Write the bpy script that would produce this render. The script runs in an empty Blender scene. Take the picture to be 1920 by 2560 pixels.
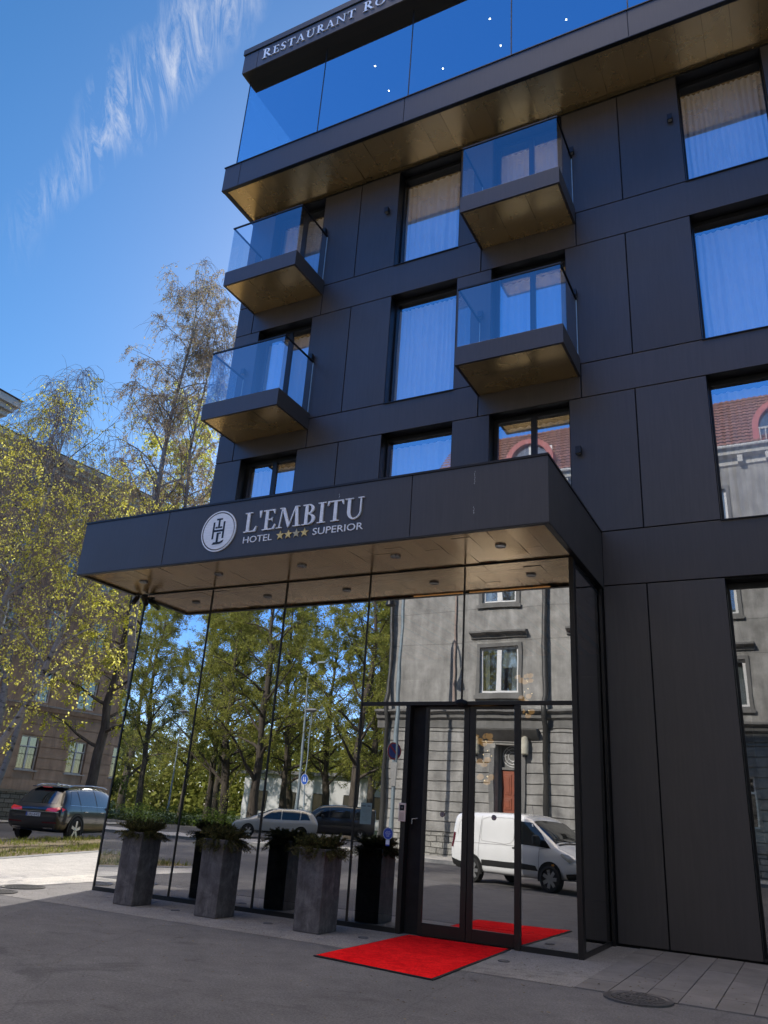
import bpy, bmesh, math, random
import numpy as np
from mathutils import Vector, Matrix, Euler
from mathutils.bvhtree import BVHTree

sc = bpy.context.scene
col = sc.collection
PI = math.pi
rad = math.radians

# ------------------------------------------------------------------ objects
def empty(name, loc=(0, 0, 0), rz=0.0, parent=None):
    o = bpy.data.objects.new(name, None)
    o.empty_display_size = 0.3
    o.location = loc
    o.rotation_euler = (0, 0, rz)
    o.parent = parent
    col.objects.link(o)
    return o

def tag(o, label=None, cat=None, group=None, kind=None):
    if label: o['label'] = label
    if cat: o['category'] = cat
    if group: o['group'] = group
    if kind: o['kind'] = kind
    return o

def copy_tree(o, parent=None):
    c = o.copy()
    col.objects.link(c)
    c.parent = parent
    for ch in list(o.children):
        copy_tree(ch, c)
    return c

class MB:
    """collects polygons and links them as one mesh object"""
    def __init__(s):
        s.v = []; s.f = []; s.m = []
    def poly(s, pts, m=0):
        n = len(s.v); s.v += [tuple(p) for p in pts]
        s.f.append(tuple(range(n, n + len(pts)))); s.m.append(m)
    def box(s, x0, x1, y0, y1, z0, z1, m=0, skip=''):
        n = len(s.v)
        s.v += [(x0,y0,z0),(x1,y0,z0),(x1,y1,z0),(x0,y1,z0),(x0,y0,z1),(x1,y0,z1),(x1,y1,z1),(x0,y1,z1)]
        F = {'b':(0,3,2,1),'t':(4,5,6,7),'f':(0,1,5,4),'k':(2,3,7,6),'l':(0,4,7,3),'r':(1,2,6,5)}
        for k, q in F.items():
            if k not in skip:
                s.f.append(tuple(n + i for i in q)); s.m.append(m)
    def obox(s, M, sx, sy, sz, m=0):
        """box of full sizes centred on the origin of matrix M"""
        n = len(s.v)
        for z in (-.5, .5):
            for x, y in ((-.5,-.5),(.5,-.5),(.5,.5),(-.5,.5)):
                s.v.append(tuple(M @ Vector((x*sx, y*sy, z*sz))))
        for q in ((0,3,2,1),(4,5,6,7),(0,1,5,4),(2,3,7,6),(0,4,7,3),(1,2,6,5)):
            s.f.append(tuple(n + i for i in q)); s.m.append(m)
    def prism(s, pts, axis, a, b, m=0):
        """2d polygon extruded along an axis: 'y' takes (x,z), 'x' takes (y,z), 'z' takes (x,y)"""
        def P(p, t):
            return {'y': (p[0], t, p[1]), 'x': (t, p[0], p[1]), 'z': (p[0], p[1], t)}[axis]
        n = len(s.v); k = len(pts)
        s.v += [P(p, a) for p in pts] + [P(p, b) for p in pts]
        s.f.append(tuple(range(n, n + k))); s.m.append(m)
        s.f.append(tuple(range(n + 2*k - 1, n + k - 1, -1))); s.m.append(m)
        for i in range(k):
            j = (i + 1) % k
            s.f.append((n + i, n + k + i, n + k + j, n + j)); s.m.append(m)
    def tube(s, path, radii, n=8, m=0, cap=True):
        path = [Vector(p) for p in path]
        if not hasattr(radii, '__len__'): radii = [radii] * len(path)
        base = len(s.v)
        ref = None
        for i, p in enumerate(path):
            t = (path[min(i+1, len(path)-1)] - path[max(i-1, 0)])
            if t.length < 1e-9: t = Vector((0, 0, 1))
            t.normalize()
            if ref is None:
                ref = Vector((1, 0, 0)) if abs(t.x) < .8 else Vector((0, 1, 0))
            a = (ref - t * ref.dot(t)).normalized(); b = t.cross(a); ref = a
            for k in range(n):
                an = 2*PI*k/n
                s.v.append(tuple(p + (a*math.cos(an) + b*math.sin(an)) * radii[i]))
        for i in range(len(path)-1):
            for k in range(n):
                k2 = (k+1) % n
                s.f.append((base+i*n+k, base+i*n+k2, base+(i+1)*n+k2, base+(i+1)*n+k)); s.m.append(m)
        if cap:
            s.f.append(tuple(base + k for k in range(n-1, -1, -1))); s.m.append(m)
            e = base + (len(path)-1)*n
            s.f.append(tuple(e + k for k in range(n))); s.m.append(m)
    def lathe(s, prof, M=None, n=24, m=0):
        """profile of (r, h) about local z of M"""
        M = M or Matrix()
        base = len(s.v)
        for r, h in prof:
            for k in range(n):
                a = 2*PI*k/n
                s.v.append(tuple(M @ Vector((r*math.cos(a), r*math.sin(a), h))))
        for i in range(len(prof)-1):
            for k in range(n):
                k2 = (k+1) % n
                s.f.append((base+i*n+k, base+i*n+k2, base+(i+1)*n+k2, base+(i+1)*n+k)); s.m.append(m)
        for i, rev in ((0, True), (len(prof)-1, False)):
            if prof[i][0] > 1e-6:
                q = [base+i*n+k for k in range(n)]
                s.f.append(tuple(q[::-1] if rev else q)); s.m.append(m)
    def build(s, name, mats, parent=None, smooth=None, bevel=0, loc=None):
        me = bpy.data.meshes.new(name)
        me.from_pydata(s.v, [], s.f)
        if not isinstance(mats, (list, tuple)): mats = [mats]
        for mt in mats: me.materials.append(mt)
        if len(mats) > 1: me.polygons.foreach_set('material_index', s.m)
        if smooth is not None:
            me.polygons.foreach_set('use_smooth', [True]*len(me.polygons))
            me.set_sharp_from_angle(angle=rad(smooth))
        me.update()
        o = bpy.data.objects.new(name, me)
        col.objects.link(o)
        o.parent = parent
        if loc: o.location = loc
        if bevel:
            b = o.modifiers.new('bevel', 'BEVEL'); b.width = bevel; b.segments = 2; b.limit_method = 'ANGLE'
        return o

def np_mesh(name, verts, faces, mats, midx=None, parent=None, smooth=False):
    """verts (n,3) array, faces (m,4) array of quads (or triangles (m,3))"""
    me = bpy.data.meshes.new(name)
    k = faces.shape[1]
    me.vertices.add(len(verts)); me.vertices.foreach_set('co', np.asarray(verts, dtype=np.float32).ravel())
    me.loops.add(faces.size); me.loops.foreach_set('vertex_index', faces.astype(np.int32).ravel())
    me.polygons.add(len(faces)); me.polygons.foreach_set('loop_start', np.arange(0, faces.size, k, dtype=np.int32))
    for mt in (mats if isinstance(mats, (list, tuple)) else [mats]): me.materials.append(mt)
    if midx is not None: me.polygons.foreach_set('material_index', midx.astype(np.int32))
    if smooth: me.polygons.foreach_set('use_smooth', np.ones(len(faces), dtype=bool))
    me.update(calc_edges=True); me.validate()
    o = bpy.data.objects.new(name, me); col.objects.link(o); o.parent = parent
    return o

# ------------------------------------------------------------------ materials
class N:
    def __init__(s, name):
        s.mat = bpy.data.materials.new(name); s.mat.use_nodes = True
        s.t = s.mat.node_tree; s.t.nodes.clear()
        s.out = s.t.nodes.new('ShaderNodeOutputMaterial')
    def n(s, typ, **kw):
        nd = s.t.nodes.new('ShaderNode' + typ)
        for k, v in kw.items():
            if hasattr(nd, k) and k not in nd.inputs: setattr(nd, k, v)
            else: nd.inputs[k].default_value = v
        return nd
    def l(s, a, b): s.t.links.new(a, b)
    def coord(s, kind='Object', scale=(1, 1, 1)):
        tc = s.n('TexCoord'); mp = s.n('Mapping'); mp.inputs['Scale'].default_value = scale
        s.l(tc.outputs[kind], mp.inputs['Vector']); return mp.outputs['Vector']
    def noise(s, vec, scale, detail=6, rough=.55, dist=0):
        nd = s.n('TexNoise'); nd.inputs['Scale'].default_value = scale; nd.inputs['Detail'].default_value = detail
        nd.inputs['Roughness'].default_value = rough; nd.inputs['Distortion'].default_value = dist
        s.l(vec, nd.inputs['Vector']); return nd.outputs['Fac']
    def ramp(s, fac, stops):
        r = s.n('ValToRGB'); e = r.color_ramp.elements
        while len(e) < len(stops): e.new(.5)
        for i, (p, c) in enumerate(stops):
            e[i].position = p; e[i].color = (c[0], c[1], c[2], 1) if hasattr(c, '__len__') else (c, c, c, 1)
        s.l(fac, r.inputs['Fac']); return r.outputs['Color']
    def mix(s, fac, a, b, mode='MIX'):
        m = s.n('Mix', data_type='RGBA', blend_type=mode)
        for i, x in ((0, fac), (6, a), (7, b)):
            if hasattr(x, 'is_linked') or hasattr(x, 'links'): s.l(x, m.inputs[i])
            elif hasattr(x, '__len__'): m.inputs[i].default_value = (x[0], x[1], x[2], 1)
            else: m.inputs[i].default_value = x
        return m.outputs[2]
    def math(s, op, a, b=None, clamp=False):
        m = s.n('Math', operation=op); m.use_clamp = clamp
        for i, x in ((0, a), (1, b)):
            if x is None: continue
            if hasattr(x, 'links'): s.l(x, m.inputs[i])
            else: m.inputs[i].default_value = x
        return m.outputs[0]
    def bump(s, h, strength, dist=.02):
        b = s.n('Bump'); b.inputs['Strength'].default_value = strength; b.inputs['Distance'].default_value = dist
        s.l(h, b.inputs['Height']); return b.outputs['Normal']
    def pbsdf(s, color, rough=.6, metal=0, spec=.5, normal=None, coat=0):
        p = s.n('BsdfPrincipled')
        for k, x in (('Base Color', color), ('Roughness', rough), ('Metallic', metal), ('Specular IOR Level', spec), ('Coat Weight', coat)):
            if hasattr(x, 'links'): s.l(x, p.inputs[k])
            elif hasattr(x, '__len__'): p.inputs[k].default_value = (x[0], x[1], x[2], 1)
            else: p.inputs[k].default_value = x
        if coat: p.inputs['Coat Roughness'].default_value = .03
        if normal is not None: s.l(normal, p.inputs['Normal'])
        s.l(p.outputs[0], s.out.inputs['Surface']); return p

def c(h):
    return h if hasattr(h, '__len__') else (h, h, h)

def mat(name, colr, rough=.6, metal=0, var=.18, scale=4, bump=0, bscale=60, spec=.5, coat=0, stretch=(1, 1, 1), fine=0):
    k = N(name); colr = c(colr)
    v = k.coord('Object', stretch)
    f = k.noise(v, scale, 7, .6)
    lo = tuple(x*(1-var) for x in colr); hi = tuple(min(1, x*(1+var)) for x in colr)
    cc = k.ramp(f, [(.3, lo), (.7, hi)])
    if fine:
        f2 = k.noise(v, bscale, 3, .7)
        cc = k.mix(k.ramp(f2, [(.35, 1-fine), (.65, 1+fine*.6)]), (0, 0, 0), cc) if False else k.mix(1.0, cc, k.ramp(f2, [(.35, 1-fine), (.65, 1.0)]), 'MULTIPLY')
    nrm = k.bump(k.noise(v, bscale, 4, .6), bump) if bump else None
    r = k.ramp(f, [(.3, min(1, rough*1.12)), (.7, rough*.9)])
    k.pbsdf(cc, r, metal, spec, nrm, coat)
    return k.mat

def glass(name, refl, tint, gcol=(1, 1, 1), rough=0.0, wav=0.0):
    """coated flat glass: mirror share rising at grazing angles over a tinted see-through share"""
    k = N(name)
    lw = k.n('LayerWeight'); lw.inputs['Blend'].default_value = .5
    p5 = k.math('POWER', lw.outputs['Facing'], 4.0)
    fac = k.math('ADD', k.math('MULTIPLY', p5, 1-refl), refl, True)
    tr = k.n('BsdfTransparent'); tr.inputs['Color'].default_value = (*tint, 1)
    gl = k.n('BsdfGlossy'); gl.inputs['Color'].default_value = (*gcol, 1); gl.inputs['Roughness'].default_value = rough
    if wav:
        k.l(k.bump(k.noise(k.coord('Object', (1, 1, .6)), 1.3, 2, .4), wav, .05), gl.inputs['Normal'])
    mx = k.n('MixShader'); k.l(fac, mx.inputs[0]); k.l(tr.outputs[0], mx.inputs[1]); k.l(gl.outputs[0], mx.inputs[2])
    k.l(mx.outputs[0], k.out.inputs['Surface'])
    return k.mat

def emis(name, colr, s):
    k = N(name); e = k.n('Emission'); e.inputs['Color'].default_value = (*colr, 1); e.inputs['Strength'].default_value = s
    k.l(e.outputs[0], k.out.inputs['Surface']); return k.mat

def leafmat(name, cols, trans=.45):
    """foliage: each leaf its own tone, light comes through"""
    k = N(name)
    g = k.n('NewGeometry')
    cc = k.ramp(g.outputs['Random Per Island'], [(i/(len(cols)-1), x) for i, x in enumerate(cols)])
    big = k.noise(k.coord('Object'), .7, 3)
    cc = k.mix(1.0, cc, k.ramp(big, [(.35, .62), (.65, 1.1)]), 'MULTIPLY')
    d = k.n('BsdfDiffuse'); t = k.n('BsdfTranslucent'); k.l(cc, d.inputs['Color']); k.l(cc, t.inputs['Color'])
    mx = k.n('MixShader'); mx.inputs[0].default_value = trans
    k.l(d.outputs[0], mx.inputs[1]); k.l(t.outputs[0], mx.inputs[2]); k.l(mx.outputs[0], k.out.inputs['Surface'])
    return k.mat

M = {}
# --- hotel
def cladding():
    k = N('anthracite_cladding')
    v = k.coord('Object', (1, 1, .05))
    g = k.n('NewGeometry')
    streak = k.noise(v, 34, 3, .5)
    cloud = k.noise(k.coord('Object'), .9, 5)
    per = k.ramp(g.outputs['Random Per Island'], [(0, (.056, .047, .042)), (1, (.073, .062, .056))])
    cc = k.mix(1.0, per, k.ramp(streak, [(.3, .90), (.7, 1.06)]), 'MULTIPLY')
    cc = k.mix(1.0, cc, k.ramp(cloud, [(.3, .93), (.75, 1.06)]), 'MULTIPLY')
    r = k.ramp(cloud, [(.3, .46), (.7, .38)])
    k.pbsdf(cc, r, 0, .6, k.bump(k.noise(k.coord('Object'), 1.6, 2), .05, .05))
    return k.mat
M['clad'] = cladding()
M['joint'] = mat('shadow_gap_black', .004, .8)
M['frame'] = mat('black_window_frame', .008, .4, 0, .2)
M['brown_frame'] = mat('dark_bronze_frame', (.020, .0165, .0145), .38, .3, .15, 6)
def soffit(name, s, metal, rough):
    k = N(name)
    g = k.n('NewGeometry')
    per = k.ramp(g.outputs['Random Per Island'], [(0, tuple(x*.93 for x in s)), (.5, s), (1, tuple(x*1.07 for x in s))])
    cl = k.noise(k.coord('Object'), 2.2, 4)
    cc = k.mix(1.0, per, k.ramp(cl, [(.3, .95), (.7, 1.03)]), 'MULTIPLY')
    k.pbsdf(cc, k.ramp(cl, [(.3, rough*1.12), (.7, rough*.9)]), metal, .5, k.bump(k.noise(k.coord('Object'), .8, 0, .4), .05, .03))
    return k.mat
M['soffit'] = soffit('bronze_soffit_panel', (.62, .415, .185), .74, .19)
M['soffit_up'] = soffit('dark_bronze_soffit', (.86, .60, .27), .80, .26)
M['glass_lobby'] = glass('lobby_glass', .62, (.62, .66, .67), wav=.022)
M['glass_win'] = glass('bedroom_window_glass', .42, (.99, .99, .99), wav=.012)
M['glass_top'] = glass('restaurant_glass', .58, (.66, .84, .90), wav=.006)
M['glass_rail'] = glass('balcony_glass', .20, (.80, .86, .90))
M['rail_edge'] = mat('pale_glass_edge', (.42, .50, .52), .2)
M['curtain'] = mat('sheer_white_curtain', .90, .9, 0, .06, 3, spec=.1)
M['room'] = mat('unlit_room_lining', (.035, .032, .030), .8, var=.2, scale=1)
M['lobby_wood'] = mat('lobby_wood_lining', (.30, .15, .07), .6, var=.35, scale=3, stretch=(6, 1, .4))
M['letter'] = mat('brushed_steel_letter', .92, .45, .05, .12, 6, stretch=(1, 1, 14))
M['gold'] = mat('gold_star', (.86, .60, .20), .4, .15)
M['concrete_pl'] = None
# ================================================================== HOTEL
B = 1.722            # main wall plane (y)
hotel = tag(empty('hotel_building', (0, 0, 0)), 'dark anthracite hotel with glass entrance, balconies and glazed top floor', 'building')

WIN = {}             # openings (x0, x1)
XL, XR = -8.8, 12.0
wcols = [('door', -8.04, -6.5), ('win', -4.37, -2.78), ('door', -1.98, -.42), ('win', 1.98, 3.55), ('door', 5.7, 7.2), ('win', 9.3, 10.9)]
rows = [(6.275, 8.96), (9.69, 12.475), (13.315, 16.12)]
openings = [(x0, x1, z0, z1, k) for z0, z1 in rows for k, x0, x1 in wcols]
openings += [(1.95, 3.62, .06, 5.28, 'shop'), (5.5, 7.2, .06, 5.28, 'shop'), (8.9, 10.6, .06, 5.28, 'shop')]

def panel(mb, x0, x1, z0, z1, g=.011):
    mb.box(x0+g, x1-g, B, B+.035, z0+g, z1-g, skip='k')

mb = MB()
for z0, z1 in rows:
    xs = [(-8.8, -8.04), (-6.5, -5.43), (-5.43, -4.37), (-2.78, -1.98), (-.42, .78), (.78, 1.98), (3.55, 4.62), (4.62, 5.7), (7.2, 8.25), (8.25, 9.3), (10.9, 12)]
    for a, b in xs: panel(mb, a, b, z0, z1)
for z0, z1 in ((8.96, 9.69), (12.475, 13.315)):
    e = [-8.8, -8.3, -6.27, -2.23, -.18, 5.0, 8.6, 12]
    for a, b in zip(e, e[1:]): panel(mb, a, b, z0, z1)
for a, b in zip([-8.8, -4.4, .075, 5.0, 8.6], [-4.4, .075, 5.0, 8.6, 12]): panel(mb, a, b, 5.31, 6.275)
for a, b in ((-8.8, -8.5), (.065, .77), (.77, 1.95), (3.62, 4.55), (4.55, 5.5), (7.2, 8.05), (8.05, 8.9), (10.6, 12)): panel(mb, a, b, .03, 5.31)
mb.build('facade_cladding', M['clad'], hotel, bevel=.003)

# backing wall with real holes for the windows
def holed(mb, x0, x1, z0, z1, holes, y, m=0, flip=False):
    xs = sorted({x0, x1, *[v for h in holes for v in h[:2] if x0 < v < x1]})
    zs = sorted({z0, z1, *[v for h in holes for v in h[2:4] if z0 < v < z1]})
    for a, b in zip(xs, xs[1:]):
        for p, q in zip(zs, zs[1:]):
            cx, cz = (a+b)/2, (p+q)/2
            if any(h[0] < cx < h[1] and h[2] < cz < h[3] for h in holes): continue
            mb.poly([(a, y, p), (b, y, p), (b, y, q), (a, y, q)], m)
mb = MB()
lobby_hole = (-8.40, -.06, .02, 5.1)
holed(mb, XL+.02, XR, 0, 16.2, [o[:4] for o in openings] + [lobby_hole], B+.045)
mb.build('backing_wall', M['joint'], hotel)
# body behind: left gable wall, right gable wall, back, roof floor
mb = MB()
mb.box(XL, XL+.035, B+.036, 13.4, 0, 16.19)
mb.box(XR-.035, XR, B+.05, 13.4, 0, 16.19)
mb.box(XL, XR, 13.4, 13.5, 0, 20.38)
mb.build('gable_wall', M['clad'], hotel)

random.seed(5)
GY = 2.0
def curtain_mesh(x0, x1, z0, z1, y, seed):
    rnd = random.Random(seed)
    v, f = [], []
    nx = max(24, int((x1-x0)*44)); nz = 6
    ph = rnd.random()*6; wl = rnd.uniform(.10, .17)
    for i in range(nx+1):
        x = x0 + (x1-x0)*i/nx
        w = .045*math.sin(2*PI*(x/wl) + ph + 1.3*math.sin(x*5+ph)) + .022*math.sin(x*2*PI/.31 + ph*2)
        for j in range(nz+1):
            t = j/nz
            k = 1.0 - .55*t            # folds flatten towards the heading tape
            v.append((x + .008*math.sin(j*1.3+i*.2), y + w*k, z0 + (z1-z0)*t))
    for i in range(nx):
        for j in range(nz):
            a = i*(nz+1)+j
            f.append((a, a+nz+1, a+nz+2, a+1))
    mb = MB(); mb.v = v; mb.f = f; mb.m = [0]*len(f)
    return mb

LABELW = 0
for i, (x0, x1, z0, z1, kind) in enumerate(openings):
    d = kind == 'door'; shop = kind == 'shop'
    mb = MB()
    y0, y1 = B+.005, GY
    g = .012
    # lining of the reveal
    mb.poly([(x0, y0, z0), (x0, y1, z0), (x0, y1, z1), (x0, y0, z1)])
    mb.poly([(x1, y0, z0), (x1, y0, z1), (x1, y1, z1), (x1, y1, z0)])
    mb.poly([(x0, y0, z1), (x0, y1, z1), (x1, y1, z1), (x1, y0, z1)])
    mb.poly([(x0, y0, z0), (x1, y0, z0), (x1, y1, z0), (x0, y1, z0)])
    fw = .035
    for a, b in ((x0+.002, x0+fw), (x1-fw, x1-.002)): mb.box(a, b, GY-.03, GY+.05, z0+.003, z1-.003)
    mb.box(x0+fw, x1-fw, GY-.03, GY+.05, z0+.003, z0+fw); mb.box(x0+fw, x1-fw, GY-.03, GY+.05, z1-fw-.06, z1-.003)
    if d:
        xm = x0 + (x1-x0)*.52
        mb.box(xm-.055, xm+.055, GY-.035, GY+.045, z0+fw, z1-fw-.06)
        mb.box(x0+fw, x0+fw+.05, GY-.032, GY+.045, z0+fw, z1-fw-.06)
    # thin sill
    mb.box(x0-.01, x1+.01, B-.03, B+.05, z0-.018, z0-.002)
    fr = mb.build('window' if not d else 'balcony_door', M['frame'], hotel)
    p = MB()
    if d:
        p.poly([(x0+fw+.05, GY, z0+fw), (xm-.055, GY, z0+fw), (xm-.055, GY, z1-fw-.06), (x0+fw+.05, GY, z1-fw-.06)])
        p.poly([(xm+.055, GY, z0+fw), (x1-fw, GY, z0+fw), (x1-fw, GY, z1-fw-.06), (xm+.055, GY, z1-fw-.06)])
    else:
        p.poly([(x0+fw, GY, z0+fw), (x1-fw, GY, z0+fw), (x1-fw, GY, z1-fw-.06), (x0+fw, GY, z1-fw-.06)])
    p.build('pane', M['glass_win'], fr)
    if not shop:
        cm = curtain_mesh(x0+.01, x1-.01, z0+.03, z1-.16, GY+.17, i)
        cm.build('curtain', M['curtain'], fr, smooth=60)
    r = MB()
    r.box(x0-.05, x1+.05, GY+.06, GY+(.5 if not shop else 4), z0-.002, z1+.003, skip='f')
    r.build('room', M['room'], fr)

# ---- balconies
def soffit_panels(mb, x0, x1, y0, y1, z, w=.28, ln=None, seed=0, tilt=.006, gap=.004):
    """planks along y in staggered lengths, each with its own slight tilt"""
    rnd = random.Random(seed)
    n = max(1, round((x1-x0)/w)); w = (x1-x0)/n
    for i in range(n):
        a, b = x0+i*w+gap/2, x0+(i+1)*w-gap/2
        if ln:
            off = rnd.random()*ln; ys = [y0]; y = y0+off
            while y < y1-.12:
                if y > y0+.12: ys.append(y)
                y += ln
            ys.append(y1)
        else: ys = [y0, y1]
        for p, q in zip(ys, ys[1:]):
            tx, ty = rnd.gauss(0, tilt), rnd.gauss(0, tilt)
            q -= gap
            mb.poly([(a, p, z-tx*w/2-ty*(q-p)/2), (a, q, z-tx*w/2+ty*(q-p)/2), (b, q, z+tx*w/2+ty*(q-p)/2), (b, p, z+tx*w/2-ty*(q-p)/2)])

bal = []
for bi, (x0, x1, z) in enumerate([(-8.32, -6.26, 9.42), (-8.32, -6.26, 13.05), (-2.24, -.18, 9.42), (-2.24, -.18, 13.05), (5.45, 7.5, 9.42), (5.45, 7.5, 13.05)]):
    y0 = .50; zt = z+.395; gt = zt + 1.32
    mb = MB()
    mb.box(x0, x1, y0, B-.004, z, zt, skip='b')
    for a, b, p, q in ((x0, x1, y0, y0+.05), (x0, x0+.05, y0+.05, B-.004), (x1-.05, x1, y0+.05, B-.004)):
        mb.poly([(a, p, z), (a, q, z), (b, q, z), (b, p, z)])
    bl = mb.build('balcony', M['clad'], hotel, bevel=.004)
    s = MB(); soffit_panels(s, x0+.05, x1-.05, y0+.05, B-.004, z+.012, w=.66, seed=bi, tilt=.008)
    s.build('soffit', M['soffit_up'], bl)
    gl = MB()
    gl.poly([(x0+.03, y0+.03, zt), (x1-.03, y0+.03, zt), (x1-.03, y0+.03, gt), (x0+.03, y0+.03, gt)])
    gl.build('glass_panel', M['glass_rail'], bl)
    for xs in (x0+.03, x1-.03):
        gl = MB(); gl.poly([(xs, y0+.045, zt), (xs, B-.05, zt), (xs, B-.05, gt), (xs, y0+.045, gt)])
        gl.build('glass_panel', M['glass_rail'], bl)
        e = MB(); e.box(xs-.008, xs+.008, B-.05, B-.036, zt, gt); e.build('glass_edge', M['rail_edge'], bl)
    rl = MB()
    rl.box(x0+.012, x1-.012, y0+.012, y0+.048, gt, gt+.03)
    for xs in (x0+.03, x1-.03): rl.box(xs-.018, xs+.018, y0+.048, B-.03, gt, gt+.03)
    rl.build('handrail', M['frame'], bl)

# ---- projecting top floor
TX0, TX1, TY = -8.92, 14.0, .495
mb = MB()
zb, zt = 16.2, 16.975
jx = [TX0, -8.4, -3.71, 1.28, 6.3, 11.2, TX1]
for a, b in zip(jx, jx[1:]): mb.box(a+.007, b-.007, TY, TY+.03, zb+.0, zt-.03, skip='k')
mb.box(TX0, TX0+.03, TY+.04, 13.6, zb, zt-.03)
slab = mb.build('top_floor_band', M['clad'], hotel, bevel=.003)
mb = MB()
mb.box(TX0+.01, TX1, TY+.034, 13.6, zb+.03, zt-.035)
mb.box(TX0-.02, TX1, TY-.02, TY+.34, zt-.026, zt)
mb.box(TX0-.02, TX0+.03, TY+.34, 13.6, zt-.026, zt)
mb.box(TX0+.0, TX1, TY+.004, TY+.10, zb-.012, zb+.028)
mb.box(TX0+.035, TX0+.12, TY+.10, B, zb-.012, zb+.028)
mb.build('band_edge', M['frame'], slab)
s = MB(); soffit_panels(s, TX0+.12, TX1, TY+.10, B+.04, zb+.008, w=.50, seed=31, tilt=.007)
s.build('soffit', M['soffit_up'], slab)
# roof
mb = MB()
rz0, rz1 = 20.39, 21.06
jx = [TX0-.03, -8.46, -3.75, 1.25, 6.3, 11.2, TX1]
for a, b in zip(jx, jx[1:]): mb.box(a+.006, b-.006, TY, TY+.03, rz0, rz1, skip='k')
mb.box(TX0-.03, TX0, TY+.04, 13.6, rz0, rz1)
roof = mb.build('roof', M['clad'], hotel, bevel=.003)
mb = MB()
mb.box(TX0+.0, TX1, TY+.034, 13.6, rz0+.006, rz1-.02)
mb.box(TX0-.02, TX1, TY+.01, 13.6, rz1-.01, rz1+.03)
mb.build('roof_slab', M['frame'], roof)
mb = MB(); mb.box(TX0-.06, TX1, TY-.03, 13.65, rz1+.036, rz1+.235)
mb.build('roof_edge', mat('dark_roof_trim', (.030, .034, .038), .45), roof, bevel=.006)
# glazing
gy = .83
ed = [-8.89, -6.36, -3.815, -1.265, 1.26, 3.8, 6.35, 8.9, 11.45, 14.0]
for a, b in zip(ed, ed[1:]):
    p = MB(); p.poly([(a+.014, gy, zt), (b-.014, gy, zt), (b-.014, gy, rz0), (a+.014, gy, rz0)])
    p.build('glass_pane', M['glass_top'], hotel)
p = MB(); p.poly([(-8.886, gy+.01, zt), (-8.886, 12, zt), (-8.886, 12, rz0), (-8.886, gy+.01, rz0)])
p.build('glass_pane', M['glass_top'], hotel)
for a in ed:
    mb = MB(); mb.box(a-.013, a+.013, gy-.006, gy+.02, zt, rz0); mb.build('glazing_joint', M['frame'], hotel)
mb = MB()
mb.box(-8.6, TX1, gy+.4, 13.3, 20.22, 20.25)       # hung ceiling
mb.box(TX0+.2, TX1, gy+.5, 13.3, zt+.02, zt+.03)   # floor
mb.box(-2.5, TX1, 6.0, 6.1, zt+.03, 20.2)          # inner wall
mb.build('restaurant_room', mat('restaurant_dark_interior', (.018, .019, .021), .6), hotel)

# ---- entrance canopy
CX0, CX1, CY = -8.75, .082, -1.524
cz0, cz1 = 5.275, 6.25
mb = MB()
jx = [CX0, -6.7, -1.97, CX1]
for a, b in zip(jx, jx[1:]): mb.box(a+(.006 if a > CX0 else 0), b-(.006 if b < CX1 else 0), CY, CY+.03, cz0, cz1, skip='k')
for xs in (CX0, CX1-.03):
    mb.box(xs, xs+.03, CY+.036, B-.003, cz0, cz1)
canopy = mb.build('entrance_canopy', M['clad'], hotel, bevel=.003)
mb = MB()
mb.box(CX0+.032, CX1-.032, CY+.034, B-.003, cz0+.05, cz1-.03)
mb.box(CX0+.002, CX1-.002, CY+.004, CY+.085, cz0-.012, cz0+.045)
mb.box(CX0+.002, CX0+.085, CY+.085, B-.003, cz0-.012, cz0+.045)
mb.box(CX1-.085, CX1-.002, CY+.085, B-.003, cz0-.012, cz0+.045)
mb.build('canopy_core', M['frame'], canopy)
s = MB(); soffit_panels(s, CX0+.085, CX1-.085, CY+.085, -.01, cz0+.022, w=.29, ln=1.15, seed=77, tilt=.0042, gap=.002)
s.build('soffit', M['soffit'], canopy)
mb = MB()
mb.box(CX0-.012, CX1+.012, CY-.012, CY+.10, cz1+.004, cz1+.038)
mb.box(CX0-.012, CX0+.09, CY+.10, B-.003, cz1+.004, cz1+.038); mb.box(CX1-.09, CX1+.012, CY+.10, B-.003, cz1+.004, cz1+.038)
mb.box(CX0+.09, CX1-.09, CY+.10, B-.003, cz1-.028, cz1-.01)
mb.build('parapet_flashing', M['brown_frame'], canopy)
drn = random.Random(6)
for sx, sz, n_ in ((-.98, 6.16, 7), (-.985, 5.62, 4), (-3.22, 6.12, 3)):
    mb = MB()
    for i in range(n_):
        a = sx+drn.uniform(-.006, .006); b = sz-i*.030+drn.uniform(-.006, .006); w_ = drn.uniform(.003, .008); h_ = drn.uniform(.010, .022)
        mb.poly([(a-w_, CY-.0008-i*.00005, b), (a, CY-.0008-i*.00005, b-h_), (a+w_, CY-.0008-i*.00005, b+.002), (a+w_*.3, CY-.0008-i*.00005, b+h_*.7)])
    mb.build('dropping_streak', mat('pale_dropping', (.50, .49, .45), .8), canopy)

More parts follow.
